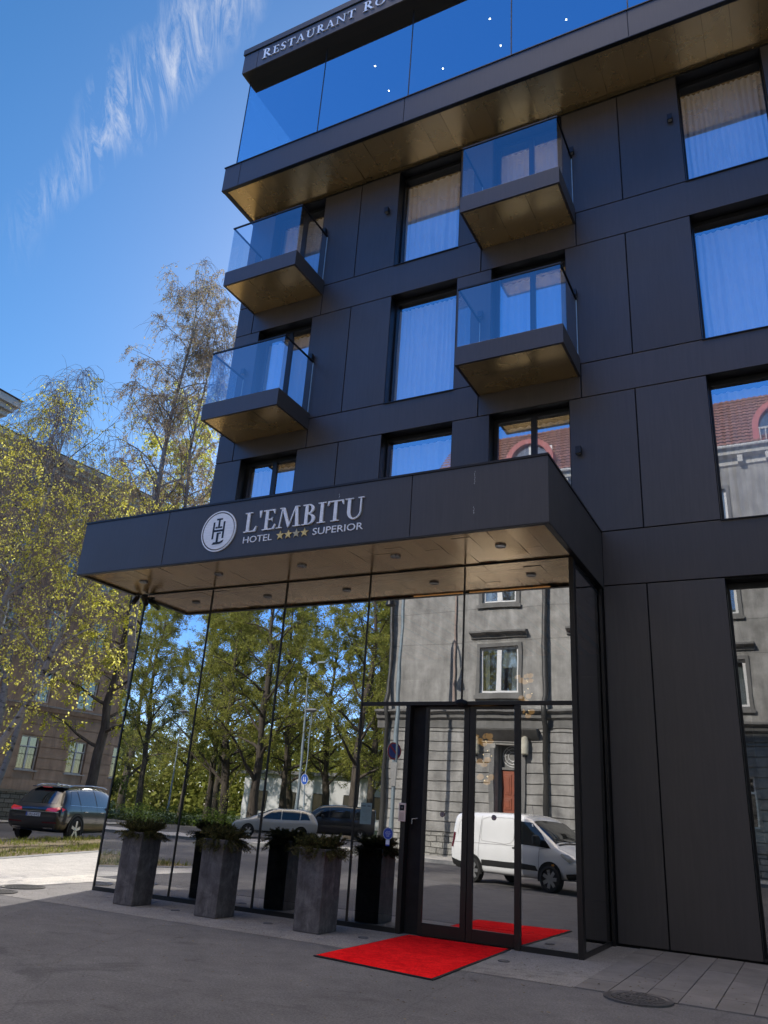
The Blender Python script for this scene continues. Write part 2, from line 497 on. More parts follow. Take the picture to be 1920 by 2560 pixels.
# ---- glazed entrance lobby
VX0, VX1 = -8.477, 0.0
zg0, zg1 = .07, 5.27
prn = random.Random(12)
def pane(pts, parent=hotel, name='glass_pane', m='glass_lobby'):
    jw = .0012*abs(pts[0][0]-pts[1][0]) if parent is hotel else 0; j = [prn.uniform(-jw, jw) for _ in range(4)]; j[3] = j[0]+j[2]-j[1]
    p = MB(); p.poly([(a, b+d, c_) for (a, b, c_), d in zip(pts, j)] if abs(pts[0][1]-pts[1][1]) < 1e-6 else pts); return p.build(name, M[m], parent)
def front(x0, x1, z0, z1, y=0.0): return pane([(x0, y, z0), (x1, y, z0), (x1, y, z1), (x0, y, z1)])
xs = [VX0+.02, -6.78, -5.10, -3.41]
for a, b in zip(xs, xs[1:]): front(a+.012, b-.012, zg0, zg1)
front(-3.398, -1.722, 3.17, zg1); front(-1.698, -.055, 3.17, zg1)
front(-3.398, -2.615, zg0, 3.11); front(-.80, -.055, zg0, 3.11)
for xv in (VX0, VX1-.002):
    pane([(xv, .02, zg0), (xv, B-.02, zg0), (xv, B-.02, zg1), (xv, .02, zg1)])
for x, z0 in ((-6.78, .0), (-5.10, .0), (-3.41, .0), (-1.71, 3.17)):
    mb = MB(); mb.box(x-.012, x+.012, -.018, -.002, z0+.01, zg1); mb.box(x-.028, x+.028, .012, .13, z0+.01, zg1)
    mb.build('mullion', M['brown_frame'], hotel, bevel=.002)
mb = MB(); mb.box(-3.38, -.06, -.03, .10, 3.112, 3.168); mb.build('transom_beam', M['brown_frame'], hotel, bevel=.003)
mb = MB()
mb.box(VX0+.02, -2.62, -.02, .08, .004, .068); mb.box(-.80, -.06, -.02, .08, .004, .068)
mb.box(VX0-.012, VX0+.012, .02, B-.01, .004, .068); mb.box(VX1-.014, VX1+.010, .02, B-.01, .004, .068)
mb.build('base_rail', M['frame'], hotel)
for x0, x1, nm in ((-.055, .016, 'corner_post'), (-2.612, -2.535, 'door_jamb'), (-.885, -.803, 'door_jamb')):
    z1 = zg1 if nm == 'corner_post' else 3.11
    mb = MB(); mb.box(x0, x1, -.03, .10, .004, z1); mb.build(nm, M['brown_frame'], hotel, bevel=.003)
mb = MB(); mb.box(VX0-.015, VX0+.018, -.012, .03, .004, zg1); mb.build('corner_post', M['frame'], hotel)
mb = MB(); mb.box(.012, .055, B-.10, B-.012, .004, cz0-.02); mb.build('corner_post', M['brown_frame'], hotel)
# sliding door leaves
def leaf(x0, x1, sl, sr):
    y0, y1 = .03, .075
    mb = MB()
    mb.box(x0, x0+sl, y0, y1, .02, 3.105); mb.box(x1-sr, x1, y0, y1, .02, 3.105)
    mb.box(x0+sl, x1-sr, y0+.001, y1-.001, .02, .175); mb.box(x0+sl, x1-sr, y0+.001, y1-.001, 3.06, 3.104)
    o = mb.build('entrance_door', M['brown_frame'], hotel, bevel=.003)
    pane([(x0+sl, .05, .175), (x1-sr, .05, .175), (x1-sr, .05, 3.06), (x0+sl, .05, 3.06)], o, 'pane')
    return o
lf = leaf(-2.30, -1.592, .055, .085)
rt = leaf(-1.584, -.888, .085, .02)
mb = MB(); mb.box(-2.532, -2.305, .09, .14, .01, 3.105); mb.build('door_side_panel', M['joint'], hotel)
mb = MB()
mb.tube([(-2.46, .085, 1.50), (-2.46, .045, 1.50), (-2.37, .045, 1.51)], .009, 8); mb.tube([(-2.46, .085, 1.50), (-2.46, .045, 1.50), (-2.46, .04, 1.43)], .012, 8)
mb.build('door_handle', mat('steel_handle', .5, .25, .9), hotel, smooth=40)

# lobby interior
mb = MB()
mb.box(-8.40, -.06, .15, 9.0, -.01, .008, 0)                # floor
mb.box(-8.40, -.06, 8.9, 9.0, .01, 5.1, 1)                  # back wall
mb.box(-8.44, -8.40, 1.9, 9.0, .01, 5.1, 1); mb.box(-.06, -.02, 1.9, 9.0, .01, 5.1, 1)
mb.box(-8.44, .0, .10, 9.0, 5.15, 5.2, 0)                   # ceiling
mb.box(-8.43, .0, .02, 1.70, 5.24, 5.30, 0)
for i in range(22): mb.box(-8.2+i*.37, -8.0+i*.37, .5, 6.0, 5.08, 5.14, 2)    # wooden ceiling fins
mb.build('lobby_interior', [mat('dark_lobby_stone', .010, .4), mat('dark_lobby_wall', (.010, .0095, .009), .7), M['lobby_wood']], hotel)
mb = MB(); mb.box(-2.95, -.55, .72, .735, 5.06, 5.075); mb.build('cove_light', emis('warm_cove_light', (1, .45, .15), .9), hotel)

# ================================================================== LETTERING
def R_(x0, x1, y0, y1): return [(x0, y0), (x1, y0), (x1, y1), (x0, y1)]
def ring(cx, cy, ox, oy, ix, iy, a0, a1, n=14):
    o = [(cx+ox*math.cos(rad(a0+(a1-a0)*i/n)), cy+oy*math.sin(rad(a0+(a1-a0)*i/n))) for i in range(n+1)]
    q = [(cx+ix*math.cos(rad(a1+(a0-a1)*i/n)), cy+iy*math.sin(rad(a1+(a0-a1)*i/n))) for i in range(n+1)]
    return ('ring', o, q)
SF = .042
GLY = {
 'L': (.64, [R_(.13, .265, 0, 1), R_(.02, .38, 1-SF, 1), R_(.02, .56, 0, SF+.01), [(.47, .02), (.60, .02), (.635, .27), (.605, .27)]]),
 "'": (.20, [[(.04, 1.02), (.17, 1.02), (.125, .68), (.085, .68)]]),
 'E': (.66, [R_(.13, .265, 0, 1), R_(.02, .57, 1-SF-.01, 1), R_(.02, .60, 0, SF+.01), R_(.22, .47, .485, .535), [(.46, .98), (.57, .98), (.575, .78), (.55, .78)], [(.48, .02), (.60, .02), (.635, .25), (.605, .25)], [(.41, .51), (.475, .40), (.475, .62)]]),
 'M': (1.14, [[(.11, .02), (.16, .02), (.255, 1), (.205, 1)], [(.20, 1), (.335, 1), (.62, .13), (.545, -.02)], [(.55, 0), (.60, .05), (.875, 1), (.82, 1)], [(.83, 1), (.945, 1), (1.03, .02), (.895, .02)], R_(0, .27, 0, SF), R_(.79, 1.13, 0, SF), R_(.11, .30, 1-SF, 1), R_(.84, 1.03, 1-SF, 1)]),
 'B': (.66, [R_(.13, .265, 0, 1), R_(.02, .30, 1-SF-.005, 1), R_(.02, .30, 0, SF+.005), R_(.25, .30, .50, .545), ring(.28, .765, .26, .238, .135, .19, -90, 90), ring(.28, .27, .325, .27, .185, .222, -90, 90)]),
 'I': (.40, [R_(.13, .265, 0, 1), R_(.02, .375, 1-SF, 1), R_(.02, .375, 0, SF)]),
 'T': (.74, [R_(.30, .435, 0, 1), R_(.03, .705, 1-SF-.012, 1), R_(.19, .545, 0, SF), [(.03, 1), (.12, .97), (.045, .78), (.015, .78)], [(.705, 1), (.615, .97), (.69, .78), (.72, .78)]]),
 'U': (.86, [R_(.12, .255, .36, 1), ring(.42, .37, .30, .39, .165, .325, 180, 290), ring(.42, .37, .30, .39, .245, .325, 290, 360), R_(.665, .72, .36, 1), R_(.01, .37, 1-SF, 1), R_(.57, .82, 1-SF, 1)]),
 'R': (.74, [R_(.13, .265, 0, 1), R_(.02, .30, 1-SF-.005, 1), R_(.02, .375, 0, SF), R_(.25, .30, .455, .505), ring(.28, .73, .29, .272, .155, .225, -90, 90), [(.285, .47), (.43, .47), (.735, .03), (.575, .03)], R_(.56, .80, 0, SF)]),
 'S': (.54, [ring(.27, .745, .225, .27, .11, .222, 35, 200), ring(.27, .74, .225, .265, .11, .13, 200, 262), ring(.265, .265, .235, .27, .105, .222, -150, 30), ring(.265, .27, .235, .265, .105, .13, 30, 85), [(.16, .56), (.24, .64), (.41, .45), (.31, .37)], [(.44, .92), (.475, .92), (.465, .74), (.44, .74)], [(.03, .08), (.065, .08), (.07, .28), (.035, .28)]]),
 'A': (.80, [[(.09, .02), (.145, .02), (.405, 1.01), (.355, 1.01)], [(.325, 1.01), (.435, 1.01), (.735, .02), (.59, .02)], R_(.19, .54, .335, .385), R_(0, .25, 0, SF), R_(.50, .83, 0, SF)]),
 'N': (.90, [R_(.13, .185, 0, 1), [(.08, 1), (.235, 1), (.785, .08), (.745, -.03)], R_(.735, .79, 0, 1), R_(.02, .30, 0, SF), R_(.02, .20, 1-SF, 1), R_(.62, .90, 1-SF, 1)]),
 'O': (.94, [ring(.46, .5, .43, .525, .285, .475, 0, 360, 28)]),
 'F': (.60, [R_(.13, .265, 0, 1), R_(.02, .55, 1-SF-.01, 1), R_(.02, .375, 0, SF), R_(.22, .46, .485, .535), [(.44, .98), (.55, .98), (.555, .78), (.53, .78)]]),
 ' ': (.42, []),
}
def at(o, parent):
    """keep world coordinates under a translated parent"""
    o.matrix_parent_inverse = Matrix.Translation(-Vector(parent.location)); return o
def letters(parent, text, x, z, cap, y, depth=.022, small=None, track=.03, width=None):
    """serif capitals on a wall facing -y; every stroke a hair prouder than the last"""
    big = [(ch, cap if (small is None or i == 0 or text[i-1] == ' ') else small) for i, ch in enumerate(text)]
    w = sum((GLY[ch][0]+track)*h for ch, h in big)
    k = (width/w) if width else 1.0
    for ch, h in big:
        adv, st = GLY[ch]
        mb = MB()
        for i, q in enumerate(st):
            d = y - depth - i*.0009
            if isinstance(q, tuple):
                _, o, n = q
                for j in range(len(o)-1):
                    a, b, c_, e = o[j], o[j+1], n[len(n)-2-j], n[len(n)-1-j]
                    quad = [(x+p[0]*h*k, z+p[1]*h) for p in (a, b, c_, e)]
                    mb.poly([(p[0], d, p[1]) for p in quad])
                for arc in (o, n):
                    for j in range(len(arc)-1):
                        p, r = arc[j], arc[j+1]
                        mb.poly([(x+p[0]*h*k, d, z+p[1]*h), (x+r[0]*h*k, d, z+r[1]*h), (x+r[0]*h*k, y, z+r[1]*h), (x+p[0]*h*k, y, z+p[1]*h)])
            else:
                mb.prism([(x+p[0]*h*k, z+p[1]*h) for p in q], 'y', d, y)
        x += (adv+track)*h*k
        if st: at(mb.build('letter', M['letter'], parent), parent)
    return x

def sans(text, x, z, h, y, width=None, depth=.012, faceup=None, cap=.70):
    """plain capitals from the built-in font as mesh data, laid on a wall facing -y"""
    cu = bpy.data.curves.new('text', 'FONT'); cu.body = text; cu.size = h/cap; cu.extrude = depth/2
    cu.resolution_u = 3
    o = bpy.data.objects.new('text', cu); col.objects.link(o)
    bpy.context.view_layer.update()
    me = bpy.data.meshes.new_from_object(o.evaluated_get(bpy.context.evaluated_depsgraph_get()))
    bpy.data.objects.remove(o)
    xs = [v.co.x for v in me.vertices]; a, b = min(xs), max(xs)
    k = width/(b-a) if width else 1
    mb = MB()
    mb.v = [((v.co.x-a)*k + x, y - depth/2 - v.co.z, v.co.y + z) for v in me.vertices]
    mb.f = [tuple(p.vertices) for p in me.polygons]; mb.m = [0]*len(mb.f)
    bpy.data.meshes.remove(me)
    return mb

def islands(mb):
    """splits text into its separate letters"""
    par = list(range(len(mb.v)))
    def find(i):
        while par[i] != i:
            par[i] = par[par[i]]; i = par[i]
        return i
    for f in mb.f:
        for i in f[1:]: par[find(i)] = find(f[0])
    grp = {}
    for f in mb.f: grp.setdefault(find(f[0]), []).append(f)
    out = []
    for fs in grp.values():
        o = MB(); mp = {}
        for f in fs:
            o.f.append(tuple(mp.setdefault(i, len(mp)) for i in f)); o.m.append(0)
        o.v = [mb.v[i] for i in mp]; out.append(o)
    return out

sign = tag(empty('hotel_sign', (-4.4, CY, 5.4)), 'white raised hotel name with round monogram and four gold stars on the canopy front', 'sign')
letters(sign, "L'EMBITU", -5.005, 5.668, .345, CY, width=2.275)
for t_, x_, w_ in (('HOTEL', -4.985, .57), ('SUPERIOR', -3.645, .89)):
    for m_ in islands(sans(t_, x_, 5.487, .112, CY, width=w_)): at(m_.build('letter', M['letter'], sign), sign)
for i, x in enumerate((-4.258, -4.105, -3.952, -3.80)):
    pts = []
    for k in range(10):
        r = .078 if k % 2 == 0 else .032
        a = PI/2 + k*PI/5
        pts.append((x + r*math.cos(a), 5.548 + r*math.sin(a)))
    mb = MB(); mb.prism(pts, 'y', CY-.014, CY)
    at(mb.build('star', M['gold'] if i != 2 else mat('dull_gold_star', (.58, .47, .26), .4, .2), sign), sign)
lx, lz = -5.525, 5.757
mb = MB()
disc = [(lx + .318*math.cos(2*PI*i/56), lz + .318*math.sin(2*PI*i/56)) for i in range(56)]
mb.prism(disc, 'y', CY-.02, CY)
for j in range(56):
    a, b = 2*PI*j/56, 2*PI*(j+1)/56
    ro, ri = .360, .338
    q = [(lx+ro*math.cos(a), lz+ro*math.sin(a)), (lx+ro*math.cos(b), lz+ro*math.sin(b)), (lx+ri*math.cos(b), lz+ri*math.sin(b)), (lx+ri*math.cos(a), lz+ri*math.sin(a))]
    mb.poly([(p[0], CY-.02, p[1]) for p in q])
    mb.poly([(q[0][0], CY-.02, q[0][1]), (q[1][0], CY-.02, q[1][1]), (q[1][0], CY, q[1][1]), (q[0][0], CY, q[0][1])])
emb = at(mb.build('emblem', M['letter'], sign), sign)
mb = MB()
st = [R_(-.125, -.088, -.135, .165), R_(.088, .125, -.135, .165), R_(-.125, .125, -.012, .026), R_(-.018, .018, .05, .222), R_(-.062, .062, .198, .226), R_(-.07, -.024, .05, .078), R_(.024, .07, .05, .078),
      R_(-.024, .018, -.195, -.05), R_(-.024, .06, -.052, -.03), [(-.10, -.235), (-.07, -.195), (.06, -.195), (.135, -.165), (.12, -.205), (.06, -.232)]]
for i, q in enumerate(st): mb.prism([(lx+p[0], lz+p[1]) for p in q], 'y', CY-.0212-i*.0006, CY-.019)
o = mb.build('monogram', M['frame'], emb)

rs = tag(empty('restaurant_sign', (-6.6, TY, 20.6)), 'slanting row of white serif capitals reading RESTAURANT on the roof fascia', 'sign')
tw = lambda s: sum((GLY[ch][0]+.11)*(.345 if (i == 0 or s[i-1] == ' ') else .285) for i, ch in enumerate(s))
letters(rs, 'RESTAURANT ROOF', -8.285, 20.60, .345, TY, small=.285, track=.11, width=tw('RESTAURANT ROOF')*3.165/tw('RESTAURANT '))
# ================================================================== SMALL FIXTURES ON THE HOTEL
def wall_lamp(x, z, label):
    r = tag(empty('wall_lamp', (x, B, z)), label, 'wall lamp', 'square black wall lamps on the hotel')
    mb = MB(); mb.box(-.05, .05, -.115, -.022, -.085, .055); mb.build('lamp_body', M['frame'], r, bevel=.004)
    mb = MB(); mb.box(-.035, .035, -.022, 0.0, -.05, .03); mb.build('bracket', M['joint'], r)
    mb = MB(); mb.box(-.038, .038, -.10, -.035, -.089, -.0855); mb.build('lens', mat('lamp_lens', (.3, .3, .28), .3), r)
for x, z, l in [(-4.63, 14.99, 'small black cube lamp beside the top tall window left of centre'),
                (-6.38, 14.97, 'small black cube lamp by the upper left balcony'),
                (1.8, 15.0, 'small black cube lamp beside the top right window'),
                (-.2, 14.97, 'small black cube lamp by the upper middle balcony'),
                (-6.35, 11.3, 'small black cube lamp by the lower left balcony'),
                (-.24, 11.3, 'small black cube lamp by the lower middle balcony'),
                (-.25, 7.87, 'small black cube lamp just above the right end of the canopy'),
                (-8.31, 11.35, 'small black cube lamp seen through the lower left balcony glass'),
                (-2.19, 11.33, 'small black cube lamp seen through the lower middle balcony glass')]:
    wall_lamp(x, z, l)

chrome = mat('chrome_ring', .22, .25, 1.0)
lens = mat('clear_lamp_glass', (.14, .13, .12), .15)
for i, (x, l) in enumerate([(-7.84, 'leftmost recessed canopy downlight in the bronze soffit'), (-6.07, 'second recessed canopy downlight from the left'), (-4.32, 'third recessed canopy downlight from the left'),
                            (-2.58, 'recessed canopy downlight second from the right end'), (-.86, 'rightmost recessed canopy downlight, bright lens with chrome ring')]):
    r = tag(empty('ceiling_downlight', (x, -.75, cz0)), l, 'downlight', 'round downlights in the canopy soffit')
    mb = MB(); mb.lathe([(.058, .004), (.064, -.002), (.080, -.003), (.083, .02)], n=28); mb.build('trim_ring', chrome, r, smooth=40)
    mb = MB(); mb.lathe([(.0, .010), (.03, .008), (.056, .010), (.06, .02)], n=24); mb.build('lamp_lens', lens, r, smooth=60)

def flood(x, label):
    r = tag(empty('flood_lamp', (x, -1.20, cz1+.02)), label, 'flood lamp', 'small lamps along the top of the canopy')
    mb = MB(); mb.box(-.10, .10, -.05, .05, .04, .17); mb.build('lamp_body', M['frame'], r, bevel=.008)
    mb = MB(); mb.box(-.012, .012, -.02, .02, -.03, .04); mb.build('bracket', M['frame'], r)
flood(-5.9, 'leftmost black lamp peeking over the canopy edge near the emblem')
flood(-4.33, 'black lamp peeking over the canopy edge above the lettering')
flood(-1.12, 'black lamp peeking over the right part of the canopy edge')

def camera_dev(loc, rz, tilt, label, L):
    r = tag(empty('security_camera', loc, rz), label, 'security camera')
    mb = MB(); mb.lathe([(.055, 0), (.055, -.03), (.02, -.035), (.02, -.10)], n=16); mb.build('mount', M['frame'], r, smooth=40)
    Mx = Matrix.Translation((0, -.06, -.14)) @ Euler((rad(tilt), 0, 0)).to_matrix().to_4x4()
    mb = MB(); mb.lathe([(.045, -L/2), (.052, -L/2+.01), (.052, L/2-.01), (.045, L/2)], Mx @ Matrix.Rotation(PI/2, 4, 'X'), 18); mb.build('camera_body', M['frame'], r, smooth=40)
    mb = MB(); mb.lathe([(0.0, L/2+.002), (.035, L/2+.001)], Mx @ Matrix.Rotation(PI/2, 4, 'X'), 16); mb.build('lens', M['joint'], r)
camera_dev((-8.62, -.05, cz0+.02), rad(-20), 60, 'stubby black camera hanging under the left end of the canopy soffit', .16)
camera_dev((-8.40, -.10, cz0-.02), rad(60), 35, 'long black tube camera angled outward at the top left glass corner', .26)

# door furniture and stickers
r = tag(empty('video_intercom', (-2.58, -.032, 1.58)), 'pale copper video intercom with black camera window on the door jamb', 'intercom')
mb = MB(); mb.box(-.055, .055, -.028, 0, -.125, .125); mb.build('face_plate', mat('pale_copper', (.78, .58, .47), .45, .15, .05), r, bevel=.004)
mb = MB(); mb.box(-.035, .035, -.031, -.0285, .025, .10); mb.build('camera_window', M['joint'], r)
mb = MB(); mb.lathe([(0, .0405), (.012, .037), (.016, .030)], Matrix.Rotation(PI/2, 4, 'X') @ Matrix.Translation((0, .062, 0)), 16); mb.build('camera_eye', lens, r, smooth=60)
mb = MB()
for i in range(7): mb.box(-.036, .036, -.030, -.0285, -.105+i*.015, -.099+i*.015)
mb.build('speaker_grille', mat('grille_copper', (.35, .24, .19), .5, .4), r)
r = tag(empty('door_sensor', (-1.70, -.03, 3.14)), 'small black dome sensor on the beam above the sliding doors', 'sensor')
mb = MB(); mb.lathe([(.0, .105), (.05, .095), (.085, .05), (.09, 0)], Matrix.Rotation(PI/2, 4, 'X') @ Matrix.Scale(.62, 4, (0, 1, 0)), 22); mb.build('sensor_housing', M['joint'], r, smooth=50)

blue = mat('blue_sticker', (.03, .07, .36), .35, 0, .05); white = mat('white_print', .78, .5, 0, .03)
r = tag(empty('round_sticker', (-2.815, -.004, 1.275)), 'round blue glass sticker with white lettering left of the intercom', 'sticker')
def disc_mb(rx, y, n=36, rz=None):
    mb = MB(); mb.poly([(rx*math.cos(2*PI*i/n), y, (rz or rx)*math.sin(2*PI*i/n)) for i in range(n)]); return mb
disc_mb(.081, 0).build('rim', white, r); disc_mb(.076, -.0006).build('disc', blue, r)
for t, z, w in (('WE ARE', .020, .066), ('TRAVELLING', 0, .10), ('TO STAY', -.020, .075), ('SAFE', -.040, .045)):
    m_ = sans(t, -w/2, z, .014, -.0012, width=w, depth=.0003); m_.build('print', white, r)
r = tag(empty('small_sticker', (-2.815, -.004, 1.155)), 'tiny white square sticker with blue foot under the round sticker', 'sticker')
mb = MB(); mb.box(-.03, .03, -.001, 0, -.026, .036); mb.build('paper', white, r)
mb = MB(); mb.box(-.03, .03, -.001, 0, -.045, -.0265); mb.build('foot', blue, r)
r = tag(empty('paper_notice', (-3.205, -.004, 1.53)), 'pale green sheet of printed paper taped inside the lobby glass', 'notice')
mb = MB(); mb.box(-.095, .095, -.0012, 0, -.15, .15); mb.build('sheet', mat('green_grey_paper', (.20, .26, .22), .7, 0, .05), r)
mb = MB()
mb.box(-.075, -.01, -.002, -.0014, .095, .115); mb.box(.02, .075, -.002, -.0014, .095, .115)
for i, w in enumerate((.06, .07, .065, .03, .04, .02, .07, .07, .05, .03)): mb.box(-w, w, -.002, -.0014, .06-i*.018, .063-i*.018)
mb.build('print', mat('grey_print', (.09, .11, .10), .7), r)
for x, l in ((-1.985, 'round brown monogram sticker on the left sliding door'), (-1.205, 'round brown monogram sticker on the right sliding door')):
    r = tag(empty('door_sticker', (x, .046, 1.585)), l, 'sticker', 'round monogram stickers on the doors')
    disc_mb(.036, 0).build('rim', mat('brown_print', (.09, .05, .04), .5), r); disc_mb(.030, -.0005).build('disc', mat('pale_print', (.30, .24, .22), .5), r)
    mb = MB()
    for i, q in enumerate([[(u*.75, w*.75) for u, w in q_] for q_ in (R_(-.016, -.011, -.02, .02), R_(.011, .016, -.02, .02), R_(-.016, .016, -.003, .002), R_(-.002, .003, .004, .028), R_(-.003, .020, -.027, -.023))]): mb.prism(q, 'y', -.0012-i*.0001, -.0006)
    mb.build('monogram', mat('brown_print', (.09, .05, .04), .5), r)

# lit things inside
amber = emis('amber_lamp_disc', (1.0, .50, .12), .60); hot = emis('tiny_bulb', (1, .72, .35), 3.0)
ch = tag(empty('disc_chandelier', (-2.3, 2.6, 2.6)), 'glowing amber chandelier of overlapping glass discs inside the lobby', 'chandelier')
rn = random.Random(3)
for (x, z) in [(-.16, .33), (.0, .36), (.12, .34), (-.08, .26), (.07, .27), (.0, .22), (-.10, -.08), (.08, -.06), (.0, -.14), (-.08, -.34), (.10, -.34), (.02, -.42)]:
    mb = MB(); mb.lathe([(.0, .006), (.062, 0), (.0, -.006)], Matrix.Translation((x, rn.uniform(-.1, .1), z)) @ Euler((rad(rn.uniform(35, 70)), rad(rn.uniform(-20, 20)), 0)).to_matrix().to_4x4(), 20)
    o = mb.build('glass_disc', amber, ch, smooth=60)
mb = MB()
for i in range(12):
    p = Matrix.Translation((rn.uniform(-.1, .1), rn.uniform(-.1, .1), rn.uniform(-.45, .38)))
    mb.lathe([(0, .012), (.012, 0), (0, -.012)], p, 8)
mb.build('bulbs', hot, ch)
mb = MB(); mb.tube([(0, 0, -.4), (0, 0, 2.5)], .006, 6); mb.build('stem', M['brown_frame'], ch)
ch2 = copy_tree(ch); ch2.location = (-2.05, 4.2, 3.95); ch2['label'] = 'second amber disc chandelier hanging higher behind the upper lobby glass'
ch['group'] = ch2['group'] = 'amber chandeliers in the lobby'
for (x, y), l in (((-5.32, 1.61), 'lit ceiling spot in the second restaurant pane, front one'), ((-5.32, 2.43), 'lit ceiling spot in the second restaurant pane, lower one'),
             ((-3.70, 2.42), 'lit ceiling spot in the third restaurant pane, left one'), ((-2.10, 1.64), 'lit ceiling spot in the third restaurant pane, top right one'), ((-2.09, 2.43), 'lit ceiling spot in the third restaurant pane, lower right one'), ((-.40, 2.44), 'lit ceiling spot in the fourth restaurant pane')):
    r = tag(empty('ceiling_spot', (x, y, 20.21)), l, 'spot light', 'lit ceiling spots in the restaurant')
    mb = MB(); mb.lathe([(.03, -.12), (.03, .0)], n=14); mb.build('spot_body', M['frame'], r, smooth=40)
    mb = MB(); mb.lathe([(0, -.128), (.024, -.122)], n=14); mb.build('bulb', emis('lit_spot', (1, .80, .52), 14), r)

# ================================================================== PLANTERS, SHRUBS, CARPET
def weathered():
    k = N('weathered_concrete')
    v = k.coord('Object'); vs = k.coord('Object', (1, 1, .12))
    a = k.noise(v, 5.0, 9, .70, .6); b = k.noise(vs, 16, 5, .6); d = k.noise(v, 90, 3, .7)
    cc = k.ramp(a, [(.28, (.070, .058, .053)), (.5, (.135, .116, .106)), (.74, (.24, .21, .19))])
    cc = k.mix(1.0, cc, k.ramp(b, [(.3, .72), (.7, 1.12)]), 'MULTIPLY')
    cc = k.mix(1.0, cc, k.ramp(d, [(.3, .8), (.6, 1.05)]), 'MULTIPLY')
    k.pbsdf(cc, .85, 0, .25, k.bump(d, .35, .01)); return k.mat
M['planter'] = weathered()
needle = leafmat('pine_needle', [(.040, .048, .016), (.070, .076, .026), (.115, .105, .036), (.15, .12, .05)], .3)
M['soil'] = mat('dark_soil', (.02, .014, .009), .95, var=.4, scale=20, bump=.5)
twigm = mat('brown_twig', (.06, .04, .025), .8)
def shrub_mesh(parent, seed, rx, ry, hang):
    g = np.random.default_rng(seed)
    P, T = [], []
    shoots = 330
    V, F = [], []
    mb = MB()
    for s in range(shoots):
        a = g.uniform(0, 2*PI); el = g.uniform(-.30, 1.35); L = g.uniform(.08, .215)*(1 if el > .3 else 1.1)
        d = np.array([math.cos(a)*math.cos(el)*rx, math.sin(a)*math.cos(el)*ry, math.sin(el)*.54])
        st = np.array([math.cos(a)*.20, math.sin(a)*.18, .04]) * g.uniform(.1, 1)
        pts = []
        for i in range(6):
            t = i/5
            pts.append(st + d*L*1.5*t + np.array([0, 0, -.13*hang*t*t*(1.2-el*.7) + .07*t*(el > .4)]))
        mb.tube(pts, [.006, .005, .005, .004, .003, .002], 4)
        for i in range(1, 6):
            for q in range(15):
                t = g.uniform(0, 1); p = pts[i-1]*(1-t)+pts[i]*t
                ax = pts[i]-pts[i-1]; ax = ax/np.linalg.norm(ax)
                rnd = g.normal(size=3); rnd -= ax*rnd.dot(ax)*.5; rnd /= np.linalg.norm(rnd)
                dr = ax*.55 + rnd*.9 + np.array([0, 0, .25]); dr /= np.linalg.norm(dr)
                ln = g.uniform(.024, .042); w = np.cross(dr, g.normal(size=3)); w = w/np.linalg.norm(w)*.0036
                n = len(V); V += [p-w, p+w, p+dr*ln+w*.4, p+dr*ln-w*.4]; F.append((n, n+1, n+2, n+3))
    mb.build('twigs', twigm, parent)
    np_mesh('needles', np.array(V), np.array(F), needle, parent=parent)

for i, (x0, y0, w, dep, h, l, l2) in enumerate([(-6.915, -1.095, .40, .44, 1.03, 'leftmost of the three tall square concrete planters', 'dark pine shrub in the leftmost planter'),
                                          (-5.335, -1.075, .40, .45, 1.03, 'middle one of the three tall square concrete planters', 'dark pine shrub in the middle planter, one sprig drooping'),
                                          (-3.625, -1.085, .42, .48, 1.03, 'tall square concrete planter nearest the red carpet', 'dark pine shrub in the planter nearest the carpet')]):
    r = tag(empty('planter', (x0+w/2, y0+dep/2, .008)), l, 'planter', 'tall concrete planters in front of the lobby glass')
    a, b = w/2, dep/2
    mb = MB()
    for z, z2, k in ((0, h, 1),):
        kb = .97
        lo = [(-a*kb, -b*kb, 0), (a*kb, -b*kb, 0), (a*kb, b*kb, 0), (-a*kb, b*kb, 0)]
        hi = [(-a, -b, h), (a, -b, h), (a, b, h), (-a, b, h)]
        inn = [(-a+.035, -b+.035, h), (a-.035, -b+.035, h), (a-.035, b-.035, h), (-a+.035, b-.035, h)]
        ind = [(p[0], p[1], h-.12) for p in inn]
        mb.v = lo+hi+inn+ind
        for k_ in range(4):
            n_ = (k_+1) % 4
            mb.f += [(k_, n_, 4+n_, 4+k_), (4+k_, 4+n_, 8+n_, 8+k_), (8+k_, 8+n_, 12+n_, 12+k_)]
        mb.f.append((3, 2, 1, 0)); mb.m = [0]*len(mb.f)
    mb.build('planter_box', M['planter'], r, bevel=.008)
    mb = MB(); mb.poly([(-a+.03, -b+.03, h-.06), (a-.03, -b+.03, h-.06), (a-.03, b-.03, h-.06), (-a+.03, b-.03, h-.06)]); mb.build('soil', M['soil'], r)
    s = tag(empty('pine_shrub', (x0+w/2, y0+dep/2, h-.03)), l2, 'shrub', 'pine shrubs in the planters')
    shrub_mesh(s, 10+i, [.98, 1.02, 1.0][i], .86, [.35, .7, .45][i])

